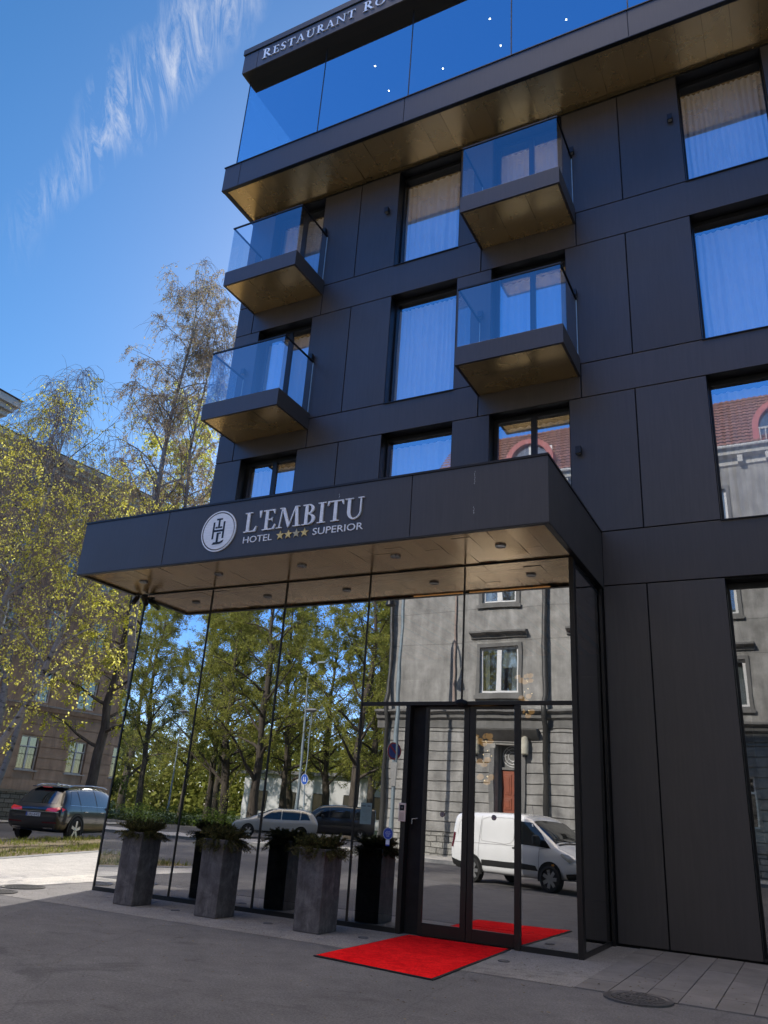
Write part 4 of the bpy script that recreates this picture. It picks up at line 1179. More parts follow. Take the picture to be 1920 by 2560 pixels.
# tiled roof
V, F = [], []
nx, nr = int(L_/.0675), 15
for j in range(nr):
    for e in (0, 1):
        t = (j+e)/nr
        for i in range(nx+1):
            x = L_*i/nx
            s = .045*abs(math.sin(PI*x/.27))
            V.append((x, -.55+t*3.6, 18.86+t*4.3+s+(.05 if e == 0 else 0)))
    for i in range(nx):
        a = j*2*(nx+1)+i; F.append((a, a+1, a+nx+2, a+nx+1))
mb = MB(); mb.v = V; mb.f = F; mb.m = [0]*len(F)
mb.build('roof', mat('red_clay_tiles', (.20, .075, .052), .75, 0, .35, 3, fine=.2, bscale=30), grey, smooth=30)
mb = MB(); mb.box(0, L_, 3.05, 13, 22.9, 23.1); mb.build('roof_top', mat('roof_ridge', (.15, .06, .045), .8), grey)
redp = mat('faded_red_dormer', (.42, .10, .095), .6, 0, .15)
for X in (-8.6, -2.5, 3.6, 9.7):
    x = gx(X); zc = 19.75; n = 20
    mb = MB()
    for i in range(n):
        a, b = PI*i/n, PI*(i+1)/n
        q = [(x+1.32*math.cos(a), zc+1.32*math.sin(a)), (x+1.32*math.cos(b), zc+1.32*math.sin(b)), (x+1.04*math.cos(b), zc+1.04*math.sin(b)), (x+1.04*math.cos(a), zc+1.04*math.sin(a))]
        mb.prism(q, 'y', -.35, 2.6)
    for s in (-1, 1): mb.box(min(x+s*1.32, x+s*1.04), max(x+s*1.32, x+s*1.04), -.35, 1.5, 18.8, zc)
    dm = mb.build('dormer', redp, grey)
    p = MB(); p.poly([(x-1.04, -.1, 18.8), (x+1.04, -.1, 18.8), (x+1.04, -.1, zc)] + [(x+1.04*math.cos(PI*i/n), -.1, zc+1.04*math.sin(PI*i/n)) for i in range(1, n)] + [(x-1.04, -.1, zc)]); p.build('pane', M['pane_old'], dm)
    p = MB(); p.box(x-.05, x+.05, -.17, -.102, 18.8, zc+1.0); p.box(x-1.03, x+1.03, -.16, -.103, zc-.04, zc+.04); p.poly([(x-1.04, .5, 18.8), (x+1.04, .5, 18.8), (x+1.04, .5, 20.9), (x-1.04, .5, 20.9)]); p.build('window_frame', whitep, dm)
    p = MB()
    for i in range(9): p.tube([(x-1.0+i*.25, -.5, 18.8), (x-1.0+i*.25, -.5, 19.6)], .02, 5)
    p.tube([(x-1.05, -.5, 19.6), (x+1.05, -.5, 19.6)], .025, 5); p.build('railing', whitep, dm)
mb = MB(); mb.tube([(gx(-14.2), -.22, .6), (gx(-14.2), -.22, 5.6), (gx(-14.2), -.45, 6.3), (gx(-14.2), -.22, 6.9), (gx(-14.2), -.2, 18.3)], .10, 10); mb.tube([(gx(-6.65), -.2, .3), (gx(-6.65), -.2, 5.4), (gx(-6.65), -.5, 5.8), (gx(-6.65), -.5, 6.3), (gx(-6.65), -.2, 6.7), (gx(-6.65), -.2, 18.3)], .12, 10)
mb.build('downpipe', mat('dark_downpipe', (.05, .048, .045), .5, .2), grey, smooth=40)
mb = MB(); mb.tube([(gx(-10.95), -.08, 6.2), (gx(-10.95), -.08, 18.2)], .06, 8); mb.build('cable_duct', mat('pinkish_duct', (.34, .26, .22), .7), grey, smooth=40)
# door in its recess
dx = gx(-8.43)
mb = MB()
for s in (0,):
    a = dx-.46; mb.box(a+.01, a+.91, .42, .48, .15, 3.66)
    for xa in (.10, .50):
        for z0_, z1_ in ((.4, 1.1), (1.25, 1.95), (2.1, 2.55), (2.7, 3.5)):
            mb.box(a+xa, a+xa+.32, .39, .419, z0_, z1_); mb.box(a+xa+.07, a+xa+.25, .37, .389, z0_+.08, z1_-.08)
mb.build('door', mat('red_brown_door', (.27, .072, .035), .45, 0, .15), grey, bevel=.01)
mb = MB(); mb.box(dx-.60, dx-.47, .35, .5, .12, 4.69); mb.box(dx+.47, dx+.60, .35, .5, .12, 4.69); mb.box(dx-.465, dx+.465, .35, .5, 3.68, 3.78); mb.box(dx-.465, dx+.465, .52, .6, 3.79, 4.69); mb.box(dx+.62, dx+.84, -.16, -.07, .2, 4.55); mb.box(dx-.84, dx-.62, -.16, -.07, .2, 4.55); mb.prism([(-.07, 4.85), (-.16, 4.9), (-.62, 5.24), (-.66, 5.30), (-.07, 5.33)], 'x', dx-1.45, dx+1.45)
mb.build('door_surround', gd, grey)
mb = MB()
for r_ in (.44, .34, .2): mb.tube([(dx+r_*math.cos(2*PI*i/28), .505, 4.25+r_*math.sin(2*PI*i/28)) for i in range(29)], .018, 5)
for i in range(7): mb.tube([(dx+.44*math.cos(2*PI*i/7), .50, 4.25+.44*math.sin(2*PI*i/7)), (dx+.2*math.cos(2*PI*i/7+.4), .50, 4.25+.2*math.sin(2*PI*i/7+.4))], .014, 4)
mb.build('fanlight_tracery', mat('white_tracery', .55, .4), grey)
mb = MB(); mb.box(dx-1.7, dx+1.7, -.55, .0, .0, .14); mb.build('door_step', gm, grey)
for X, l in ((-9.85, 'ribbed glass wall lantern left of the red door, seen in reflection'), (-7.56, 'ribbed glass wall lantern right of the red door, seen in reflection')):
    r = tag(empty('wall_lantern', (X, -21.9, 0)), l, 'lantern')
    mb = MB(); mb.lathe([(.05, 4.22), (.15, 4.30), (.165, 4.75), (.13, 4.95), (.04, 5.0)], Matrix.Translation((0, .30, 0)), 16); mb.build('lamp_shade', mat('ribbed_glass', (.5, .47, .38), .15), r, smooth=20)
    mb = MB(); mb.box(-.12, .12, .02, .30, 5.0, 5.08); mb.lathe([(.0, 4.16), (.10, 4.17), (.11, 4.24)], Matrix.Translation((0, .30, 0)), 14); mb.box(-.10, .10, .065, .10, 4.8, 5.3); mb.build('bracket', M['frame'], r)

# ---------------- white pavilion in the park
wb = tag(empty('park_pavilion', (-50, -74, 0)), 'low white building glimpsed between the reflected park trees', 'building')
mb = MB(); mb.box(-11, 11, -8, 0, 0, 5.6); mb.build('wall', mat('white_wall', .62, .8, 0, .05, 1), wb)
mb = MB(); mb.box(-11.6, 11.6, -8.6, .7, 5.61, 6.0); mb.build('roof', mat('grey_roof', .2, .7), wb)
for i in range(5):
    x = -8.5+i*4.2
    mb = MB(); mb.box(x-.7, x+.7, .004, .05, 1.2, 3.6); o = mb.build('window', M['frame'], wb)
    mb = MB(); mb.box(x-.6, x+.6, .051, .06, 1.3, 3.5); mb.build('pane', mat('dark_pane', .03, .15), o)
# ================================================================== CARS  (x forward, y left, z up, origin on the ground midway between the axles)
def lerp(a, b, t): return a+(b-a)*t
def car_shell(st, creases=()):
    """loft of cross sections; returns a smoothed mesh datablock and a BVH of it"""
    secs = []
    for (x, zb, zl, zt, wb, wm, wt) in st:
        h = [(0, zb), (wb*.88, zb), (wb, zb+.09), (wm, lerp(zb, zl, .45)), (wm, lerp(zb, zl, .80)), (wm-.045, zl), (lerp(wm-.045, wt, .5)+.012, lerp(zl, zt-.05, .5)), (wt, zt-.06), (wt*.72, zt-.006), (0, zt)]
        full = [(x, y, z) for y, z in h] + [(x, -y, z) for y, z in h[-2:0:-1]]
        secs.append(full)
    k = len(secs[0]); v = [p for s in secs for p in s]; f = []
    for i in range(len(secs)-1):
        for j in range(k):
            f.append((i*k+j, i*k+(j+1) % k, (i+1)*k+(j+1) % k, (i+1)*k+j))
    f.append(tuple(range(k))); f.append(tuple((len(secs)-1)*k+j for j in range(k-1, -1, -1)))
    me = bpy.data.meshes.new('shell'); me.from_pydata(v, [], f)
    bm = bmesh.new(); bm.from_mesh(me)
    bmesh.ops.recalc_face_normals(bm, faces=bm.faces)
    # close the ends with fans so that they subdivide well
    ends = [fc for fc in bm.faces if len(fc.verts) > 4]
    for fc in ends:
        r = bmesh.ops.inset_region(bm, faces=[fc], thickness=.05, depth=0)
    ends = [fc for fc in bm.faces if len(fc.verts) > 4]
    bmesh.ops.triangulate(bm, faces=ends)
    bm.to_mesh(me); bm.free()
    o = bpy.data.objects.new('shell', me); col.objects.link(o)
    m = o.modifiers.new('s', 'SUBSURF'); m.levels = m.render_levels = 2
    bpy.context.view_layer.update()
    me2 = bpy.data.meshes.new_from_object(o.evaluated_get(bpy.context.evaluated_depsgraph_get()))
    bpy.data.objects.remove(o)
    me2.polygons.foreach_set('use_smooth', [True]*len(me2.polygons))
    bm = bmesh.new(); bm.from_mesh(me2); bvh = BVHTree.FromBMesh(bm); bm.free()
    return me2, bvh

def decal(bvh, poly, side, off=.006, cuts=3):
    """polygon laid on the shell: side 'R','L' take (x,z); 'B','F' take (y,z); 'T' takes (x,y)"""
    bm = bmesh.new()
    if side in 'RL':
        P = lambda p: Vector((p[0], -3 if side == 'R' else 3, p[1])); D = Vector((0, 1 if side == 'R' else -1, 0))
    elif side in 'BF':
        P = lambda p: Vector((-5 if side == 'B' else 5, p[0], p[1])); D = Vector((1 if side == 'B' else -1, 0, 0))
    else:
        P = lambda p: Vector((p[0], p[1], 5)); D = Vector((0, 0, -1))
    vs = [bm.verts.new(P(p)) for p in poly]
    bm.faces.new(vs)
    bmesh.ops.triangulate(bm, faces=bm.faces[:])
    for _ in range(cuts):
        es = [e for e in bm.edges if e.calc_length() > .07]
        if not es: break
        bmesh.ops.subdivide_edges(bm, edges=es, cuts=1, use_grid_fill=False)
        bmesh.ops.triangulate(bm, faces=[f for f in bm.faces if len(f.verts) > 3])
    mb = MB()
    idx = {}
    for v in bm.verts:
        h, n, i, d = bvh.ray_cast(v.co, D)
        if h is None:
            h, n, i, d = bvh.find_nearest(v.co + D*2.5)
        idx[v] = len(mb.v)
        mb.v.append(tuple(h - D*off))
    for f in bm.faces:
        mb.f.append(tuple(idx[v] for v in f.verts)); mb.m.append(0)
    bm.free()
    return mb

def strip(bvh, pts, side, w=.006, off=.004):
    """thin seam along a polyline on the shell"""
    mb = MB()
    for (a, b) in zip(pts, pts[1:]):
        a = Vector(a); b = Vector(b); n = max(1, int((b-a).length/.08)); t = (b-a).normalized(); q = Vector((-t.y, t.x))*w
        for i in range(n):
            p, r = a.lerp(b, i/n), a.lerp(b, (i+1)/n)
            s = decal(bvh, [p-q, r-q, r+q, p+q], side, off, 0)
            k = len(mb.v); mb.v += s.v; mb.f += [tuple(k+i_ for i_ in f) for f in s.f]; mb.m += s.m
    return mb

rubber = mat('tyre_rubber', .018, .8, 0, .2, 20)
alloy = mat('light_alloy', .50, .28, .9, .08)
dk_alloy = mat('dark_alloy', .03, .4, .5)
well = mat('wheel_well_shade', .005, .9)
def wheel(parent, x, y, r, side, spokes=5, rim_m=None, twist=.35):
    """side +1 = left of the car, -1 = right"""
    wl = empty('wheel', (x, y, r), 0, parent)
    T = Matrix.Rotation(-side*PI/2, 4, 'X')
    mb = MB(); mb.lathe([(r*.62, -.20), (r*.93, -.215), (r, -.19), (r, -.03), (r*.965, .0), (r*.80, .008), (r*.735, -.012)], T, 36); mb.build('tyre', rubber, wl, smooth=35)
    mb = MB(); mb.lathe([(r*.735, -.012), (r*.70, .0), (r*.675, -.02), (r*.66, -.12), (0, -.12)], T, 36, 0)
    mb.lathe([(0, .004), (r*.13, -.004), (r*.15, -.03), (r*.16, -.08)], T, 16, 1)
    for i in range(spokes):
        a = 2*PI*i/spokes
        for t_, w0, w1 in ((0, .042, .075),):
            p0, p1 = r*.10, r*.70
            aa, bb = a, a+twist
            def pt(rr, an, ww, h):
                return Vector((rr*math.cos(an) - ww*math.sin(an), rr*math.sin(an) + ww*math.cos(an), h))
            q = [pt(p0, aa, -w0, -.012), pt(p1, bb, -w1, -.004), pt(p1, bb, w1*.2, -.004), pt(p0, aa, w0, -.012)]
            k = len(mb.v)
            mb.v += [tuple(T @ p) for p in q] + [tuple(T @ (p - Vector((0, 0, .045)))) for p in q]
            mb.f += [(k, k+1, k+2, k+3), (k, k+4, k+5, k+1), (k+1, k+5, k+6, k+2), (k+2, k+6, k+7, k+3), (k+3, k+7, k+4, k)]; mb.m += [1]*5
    mb.build('rim', [dk_alloy, rim_m or alloy], wl, smooth=30)
    return wl

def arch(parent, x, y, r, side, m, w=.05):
    """flat dark face painting the shade of the wheel opening, just proud of the side"""
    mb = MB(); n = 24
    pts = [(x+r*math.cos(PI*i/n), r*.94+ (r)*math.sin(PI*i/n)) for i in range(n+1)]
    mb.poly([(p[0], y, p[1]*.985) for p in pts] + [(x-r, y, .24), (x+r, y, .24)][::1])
    mb.build('wheel_opening_shade', well, parent)

car_glass = N('dark_car_glass'); car_glass.pbsdf((.008, .010, .011), .03, 0, .9, coat=.6); car_glass = car_glass.mat
def paint(name, colr, rough=.28):
    k = N(name); f = k.noise(k.coord('Object'), 1.5, 4)
    lo = tuple(x*.92 for x in colr); k.pbsdf(k.ramp(f, [(.3, lo), (.7, colr)]), rough, 0, .5, coat=1.0); return k.mat
trimm = mat('black_car_trim', .014, .55, 0, .1)
chromem = mat('bright_trim', .42, .25, .95, .05)
redl = N('tail_lamp_red'); p = redl.pbsdf((.45, .012, .015), .15, 0, .6, coat=.8); p.inputs['Emission Color'].default_value = (1, .05, .04, 1); p.inputs['Emission Strength'].default_value = .14; redl = redl.mat
redd = mat('reflector_red', (.10, .008, .012), .25)
headl = mat('headlamp_glass', (.38, .40, .42), .08, .3)
plate_w = mat('plate_white', .62, .5, 0, .03)

def body_obj(me, name, m, parent):
    me.materials.clear(); me.materials.append(m)
    o = bpy.data.objects.new(name, me); col.objects.link(o); o.parent = parent; return o

# ------------------------------------------------ black estate-like SUV by the verge
SUV = [(-2.50, .60, .93, .97, .78, .84, .66), (-2.46, .42, .99, 1.05, .88, .93, .72), (-2.36, .34, 1.03, 1.14, .92, .96, .73), (-2.16, .30, 1.06, 1.36, .94, .98, .70), (-1.95, .28, 1.07, 1.575, .95, .985, .66), (-1.80, .27, 1.075, 1.645, .95, .985, .645),
       (-1.2, .26, 1.075, 1.70, .95, .985, .635), (-.3, .26, 1.065, 1.735, .95, .985, .64), (.5, .26, 1.055, 1.70, .95, .985, .635), (.95, .26, 1.045, 1.57, .95, .985, .65), (1.40, .27, 1.035, 1.28, .95, .98, .72),
       (1.72, .28, 1.02, 1.10, .95, .98, .78), (2.12, .30, .97, 1.02, .94, .97, .72), (2.42, .34, .86, .91, .88, .92, .66), (2.55, .44, .72, .76, .72, .80, .55)]
me, bvh = car_shell(SUV)
suv = tag(empty('parked_car', (-21.18, 10.93, 0), rad(106)), 'black sport utility car parked beyond the verge, seen from its right rear', 'car')
suv.scale = (1.04, 1.04, 1.06)
black = paint('black_car_paint', (.006, .0065, .009))
body = body_obj(me, 'body', black, suv)
for pts, nm in (([(-1.92, 1.14), (-1.36, 1.125), (-1.36, 1.555), (-1.66, 1.535)], 'side_window'), ([(-1.29, 1.125), (-.33, 1.11), (-.33, 1.60), (-1.29, 1.565)], 'side_window'), ([(-.27, 1.11), (.93, 1.10), (.50, 1.52), (.25, 1.60), (-.27, 1.605)], 'side_window')):
    for s in 'RL': decal(bvh, pts, s, .007).build(nm, car_glass, suv, smooth=40)
decal(bvh, [(-.66, 1.14), (.66, 1.14), (.55, 1.53), (-.55, 1.53)], 'B', .008).build('rear_window', car_glass, suv, smooth=40)
decal(bvh, [(-.68, 1.14), (.68, 1.14), (.57, 1.55), (-.57, 1.55)], 'F', .008).build('windscreen', car_glass, suv, smooth=40)
for s in (-1, 1):
    decal(bvh, [(s*.90, .985), (s*.80, .90), (s*.42, .91), (s*.47, 1.00), (s*.84, 1.045)], 'B', .010).build('tail_lamp', redl, suv, smooth=40)
    decal(bvh, [(-2.38, .91), (-2.22, .99), (-2.36, 1.03)], 'R' if s < 0 else 'L', .010).build('tail_lamp', redl, suv)
    decal(bvh, [(s*.86, .56), (s*.36, .555), (s*.38, .595), (s*.86, .61)], 'B', .008).build('reflector', redd, suv)
    decal(bvh, [(s*.90, .78), (s*.52, .74), (s*.55, .86), (s*.88, .88)], 'F', .01).build('headlight', headl, suv)
decal(bvh, [(-.62, .36), (.62, .36), (.72, .47), (-.72, .47)], 'B', .008).build('diffuser', trimm, suv)
for s in (-1, 1): decal(bvh, [(s*.72, .385), (s*.42, .385), (s*.40, .43), (s*.72, .435)], 'B', .012).build('exhaust_trim', chromem, suv)
strip(bvh, [(-.88, .895), (.88, .895)], 'B', .012, .012).build('chrome_strip', chromem, suv)
strip(bvh, [(-.80, .66), (.80, .66)], 'B', .006, .006).build('tailgate_seam', trimm, suv)
mb = MB(); mb.box(-2.00, -1.62, -.58, .58, 1.628, 1.650); mb.build('roof_spoiler', black, suv, bevel=.01)
mb = MB(); mb.box(-2.012, -2.002, -.17, .17, 1.618, 1.640); mb.build('brake_lamp', redl, suv)
mb = MB()
for s in (-1, 1): mb.tube([(-1.72, s*.60, 1.66), (-1.5, s*.605, 1.715), (-.3, s*.61, 1.755), (.45, s*.60, 1.725), (.7, s*.60, 1.675)], .017, 6)
mb.build('roof_rail', chromem, suv, smooth=40)
mb = MB(); mb.prism([(-1.52, 1.69), (-1.30, 1.71), (-1.47, 1.79), (-1.53, 1.79)], 'y', -.02, .02); mb.build('roof_antenna', chromem, suv)
for s in 'RL':
    strip(bvh, [(-1.93, 1.118), (.93, 1.085)], s, .008, .010).build('chrome_strip', chromem, suv)
    strip(bvh, [(-1.33, 1.56), (-1.33, 1.12), (-1.30, .92), (-1.02, .55), (-1.02, .34)], s, .006, .005).build('door_seam', trimm, suv)
    strip(bvh, [(-.30, 1.60), (-.30, .34)], s, .006, .005).build('door_seam', trimm, suv)
    strip(bvh, [(-1.02, .345), (1.0, .345)], s, .045, .006).build('sill_trim', trimm, suv)
for s in (-1, 1):
    mb = MB(); mb.box(-1.12, -.90, s*.985-.015, s*.985+.015, .915, .945); mb.box(-.12, .10, s*.985-.015, s*.985+.015, .905, .935); mb.build('door_handle', chromem, suv, bevel=.006)
    mb = MB(); mb.box(.62, .80, s*1.06-.10, s*1.06+.10, 1.07, 1.22); mb.build('door_mirror', black, suv, bevel=.04)
    for x in (-1.5, 1.5):
        arch(suv, x, s*.988, .46, s, well)
        mb = MB(); n = 20
        for i in range(n):
            a, b = -.12+(PI+.24)*i/n, -.12+(PI+.24)*(i+1)/n
            q = [(x+.47*math.cos(a), .385+.47*math.sin(a)), (x+.47*math.cos(b), .385+.47*math.sin(b)), (x+.43*math.cos(b), .385+.43*math.sin(b)), (x+.43*math.cos(a), .385+.43*math.sin(a))]
            mb.prism(q, 'y', s*.97, s*1.0)
        mb.build('arch_lip', trimm, suv)
        wheel(suv, x, s*1.005, .385, s, 5)
# number plate
pl = MB(); pl.box(-2.502, -2.490, -.26, .26, .745, .855); plate = pl.build('number_plate', plate_w, suv)
mb = MB(); mb.box(-2.504, -2.5025, .215, .258, .748, .852); mb.build('plate_band', mat('plate_blue', (.02, .06, .33), .5), plate)
t = sans('LRJ-642', 0, 0, .078, 0, width=.43, depth=.002)
t.v = [(-2.5035 + v[1]*.3, .20 - v[0], .762 + v[2]) for v in t.v]; t.build('plate_characters', trimm, plate)
mb = MB()
for i in range(4):
    cy = .105-.07*i
    for j in range(18):
        a, b = 2*PI*j/18, 2*PI*(j+1)/18
        q = [(cy+.045*math.cos(a), .955+.045*math.sin(a)), (cy+.045*math.cos(b), .955+.045*math.sin(b)), (cy+.036*math.cos(b), .955+.036*math.sin(b)), (cy+.036*math.cos(a), .955+.036*math.sin(a))]
        mb.poly([(-2.488-.0006*i, p[0], p[1]) for p in q])
mb.build('badge', chromem, suv)

# ------------------------------------------------ white panel van on the street
VAN = [(-2.17, .50, 1.0, 1.62, .80, .84, .70), (-2.165, .42, 1.02, 1.72, .84, .875, .73), (-2.13, .34, 1.03, 1.78, .87, .895, .75), (-2.05, .30, 1.03, 1.80, .88, .90, .76), (-1.6, .26, 1.04, 1.815, .88, .905, .765), (-.7, .25, 1.045, 1.835, .885, .905, .775), (.2, .25, 1.04, 1.825, .885, .905, .765), (.62, .25, 1.035, 1.74, .885, .905, .745),
       (1.05, .26, 1.03, 1.46, .885, .905, .745), (1.42, .27, 1.02, 1.18, .88, .90, .78), (1.62, .28, 1.0, 1.09, .88, .90, .76), (1.95, .30, .92, .985, .87, .89, .70), (2.14, .34, .80, .85, .82, .86, .62), (2.22, .42, .66, .70, .72, .78, .52)]
me, bvh = car_shell(VAN)
a_ = math.atan2(1.05, 2.58)
van = tag(empty('delivery_van', (-4.117, -11.137, 0), a_), 'white panel van crossing the street, seen reflected in the sliding doors', 'van')
wp = paint('white_van_paint', (.80, .81, .82), .25)
body_obj(me, 'body', wp, van)
for s in 'RL':
    decal(bvh, [(.24, 1.06), (1.36, 1.02), (1.02, 1.36), (.72, 1.58), (.30, 1.62)], s, .008).build('side_window', car_glass, van, smooth=40)
    decal(bvh, [(-1.02, .46), (.28, .46), (.22, .60), (-1.02, .60)], s, .014).build('side_rub_strip', trimm, van, smooth=40)
    decal(bvh, [(.33, .46), (1.00, .46), (.93, .58), (.31, .60)], s, .014).build('side_rub_strip', trimm, van, smooth=40)
    strip(bvh, [(.25, 1.66), (.22, 1.05), (.30, .34)], s, .006, .006).build('door_seam', trimm, van)
    strip(bvh, [(-1.10, 1.62), (-.9, 1.68), (-.05, 1.68), (.08, 1.60), (.06, 1.15), (-.02, 1.06), (-.2, 1.02), (-1.05, 1.07), (-1.10, 1.15), (-1.10, 1.62)], s, .007, .005).build('panel_crease_shade', mat('soft_crease', .42, .5), van)  # grey strip paints the shade line of a pressed panel
    strip(bvh, [(-1.14, 1.70), (-1.14, .62)], s, .004, .006).build('door_seam', trimm, van)
    strip(bvh, [(-2.10, .99), (-1.16, 1.0), (.20, 1.0)], s, .006, .006).build('slide_rail', mat('soft_crease3', .30, .5), van)
    decal(bvh, [(-1.42, .80), (-1.24, .80), (-1.24, .96), (-1.42, .96)], s, .007).build('fuel_flap', mat('flap_white', .70, .3, 0, .02), van)
    decal(bvh, [(.32, .90), (.47, .90), (.47, .94), (.32, .94)], s, .020).build('door_handle', trimm, van)
    decal(bvh, [(.06, .93), (.20, .93), (.20, .97), (.06, .97)], s, .020).build('door_handle', trimm, van)
    decal(bvh, [(1.42, .62), (1.50, .62), (1.50, .66), (1.42, .66)], s, .012).build('side_repeater', mat('amber_lens', (.5, .2, .02), .2), van)
    strip(bvh, [(1.02, .34), (1.04, .98), (1.30, 1.03)], s, .004, .006).build('door_seam', trimm, van)
    strip(bvh, [(-1.98, 1.18), (-1.96, 1.5), (-1.85, 1.62), (-1.42, 1.66)], s, .006, .005).build('panel_crease_shade', mat('soft_crease2', .42, .5), van)  # crease shade at the rear corner, drawn as a grey strip
    decal(bvh, [(-2.15, .30), (-1.83, .28), (-1.80, .50), (-2.15, .58)], s, .012).build('bumper', trimm, van)
    decal(bvh, [(-2.14, .86), (-2.07, .84), (-2.05, 1.22), (-2.12, 1.25)], s, .012).build('tail_lamp', redd, van)
    decal(bvh, [(1.98, .72), (1.70, .88), (1.72, .93), (1.93, .90), (2.12, .78)], s, .010).build('headlight', headl, van)
    decal(bvh, [(1.86, .30), (2.2, .34), (2.2, .50), (1.86, .46)], s, .012).build('bumper', trimm, van)
decal(bvh, [(-.86, .30), (.86, .30), (.82, .56), (-.82, .56)], 'B', .012).build('bumper', trimm, van)
decal(bvh, [(-.74, .35), (.74, .35), (.70, .58), (-.70, .58)], 'F', .012).build('grille', trimm, van)
wnd = glass('van_windscreen', .30, (.35, .42, .38))
decal(bvh, [(1.44, -.74), (1.44, .74), (.72, .66), (.72, -.66)], 'T', .010, 4).build('windscreen', car_glass, van, smooth=40)
mb = MB(); mb.tube([(1.50, .10, 1.155), (1.30, .62, 1.30)], .010, 5); mb.tube([(1.50, -.45, 1.155), (1.28, .05, 1.32)], .010, 5); mb.build('wiper', trimm, van)
strip(bvh, [(1.52, -.70), (1.52, .70)], 'T', .03, .012).build('scuttle', trimm, van)
for s in (-1, 1):
    mb = MB(); mb.box(.98, 1.12, s*1.03-.10, s*1.03+.10, 1.06, 1.30); mb.build('door_mirror', trimm, van, bevel=.04)
    for x in (-1.365, 1.365):
        arch(van, x, s*.908, .375, s, well)
        wheel(van, x, s*.925, .315, s, 7, mat('silver_hubcap', .32, .4, .6), .12)
mb = MB(); mb.tube([(.55, .45, 1.76), (.47, .45, 2.05)], .006, 5); mb.build('roof_antenna', trimm, van)

# ------------------------------------------------ silver estate and dark minibus, reflected from the park road
EST = [(-2.3, .50, .9, .98, .78, .82, .62), (-2.22, .34, .97, 1.15, .86, .88, .66), (-2.0, .28, .99, 1.42, .88, .90, .62), (-1.75, .26, 1.0, 1.53, .885, .905, .60), (-.8, .24, .99, 1.58, .885, .905, .60), (0, .24, .98, 1.58, .885, .905, .60), (.45, .24, .97, 1.47, .885, .905, .61), (.95, .25, .96, 1.18, .885, .90, .68), (1.25, .26, .94, 1.03, .88, .90, .72), (1.8, .28, .86, .91, .87, .89, .66), (2.15, .33, .74, .78, .80, .84, .55), (2.25, .42, .62, .66, .68, .74, .45)]
BUS = [(-2.4, .5, 1.15, 1.88, .86, .90, .78), (-2.34, .34, 1.18, 1.95, .92, .95, .80), (-1.9, .28, 1.2, 1.98, .93, .955, .82), (-.5, .27, 1.2, 1.99, .93, .955, .82), (.7, .27, 1.19, 1.96, .93, .955, .81), (1.12, .27, 1.18, 1.82, .93, .955, .80), (1.6, .28, 1.16, 1.42, .92, .95, .82), (1.85, .29, 1.1, 1.2, .92, .94, .78), (2.2, .32, .98, 1.03, .88, .91, .70), (2.4, .40, .78, .82, .78, .82, .6)]
def simple_car(name, st, loc, rz, label, pm, wins, scr, hl, grille, wx, r, half):
    me, bvh = car_shell(st)
    t = tag(empty(name, loc, rz), label, 'car')
    body_obj(me, 'body', pm, t)
    for s in 'RL':
        for w in wins: decal(bvh, w, s, .008).build('side_window', car_glass, t, smooth=40)
        strip(bvh, [(-1.0, .36), (1.0, .36)], s, .04, .006).build('sill_trim', trimm, t)
    decal(bvh, scr, 'T', .010, 4).build('windscreen', car_glass, t, smooth=40)
    for s in (-1, 1):
        decal(bvh, [(s*y, z) for y, z in hl], 'F', .012).build('headlight', headl, t)
        mb = MB(); mb.box(.72, .88, s*(half+.12)-.10, s*(half+.12)+.10, st[4][2]+.02, st[4][2]+.20); mb.build('door_mirror', pm, t, bevel=.04)
        for x in wx:
            arch(t, x, s*(half+.003), r+.055, s, well); wheel(t, x, s*(half+.02), r, s, 6, None, .1)
    decal(bvh, grille, 'F', .010).build('grille', trimm, t)
    return t
silver = paint('silver_car_paint', (.40, .40, .38), .3); darkp = paint('dark_minibus_paint', (.010, .011, .013))
simple_car('estate_car', EST, (-23.6, -27.2, 0), rad(146), 'silver estate car with roof rails in the reflected park road', silver,
           [[(-1.85, 1.04), (-1.25, 1.03), (-1.25, 1.44), (-1.62, 1.42)], [(-1.2, 1.03), (-.3, 1.02), (-.3, 1.47), (-1.2, 1.45)], [(-.25, 1.02), (.78, 1.0), (.35, 1.36), (.1, 1.47), (-.25, 1.48)]],
           [(1.02, -.66), (1.02, .66), (.30, .55), (.30, -.55)], [(.82, .64), (.48, .60), (.50, .72), (.80, .76)], [(-.4, .42), (.4, .42), (.42, .60), (-.42, .60)], (-1.34, 1.34), .32, .905)
simple_car('minibus', BUS, (-23.4, -33.4, 0), rad(150), 'dark minibus standing behind the silver estate in the reflection', darkp,
           [[(-2.1, 1.26), (-.9, 1.26), (-.9, 1.80), (-2.1, 1.78)], [(-.8, 1.26), (.35, 1.25), (.35, 1.80), (-.8, 1.80)], [(.45, 1.25), (1.5, 1.22), (1.0, 1.68), (.8, 1.78), (.45, 1.79)]],
           [(1.72, -.74), (1.72, .74), (.98, .72), (.98, -.72)], [(.84, .84), (.50, .82), (.52, .96), (.80, .99)], [(-.5, .5), (.5, .5), (.5, .72), (-.5, .72)], (-1.5, 1.5), .33, .958)
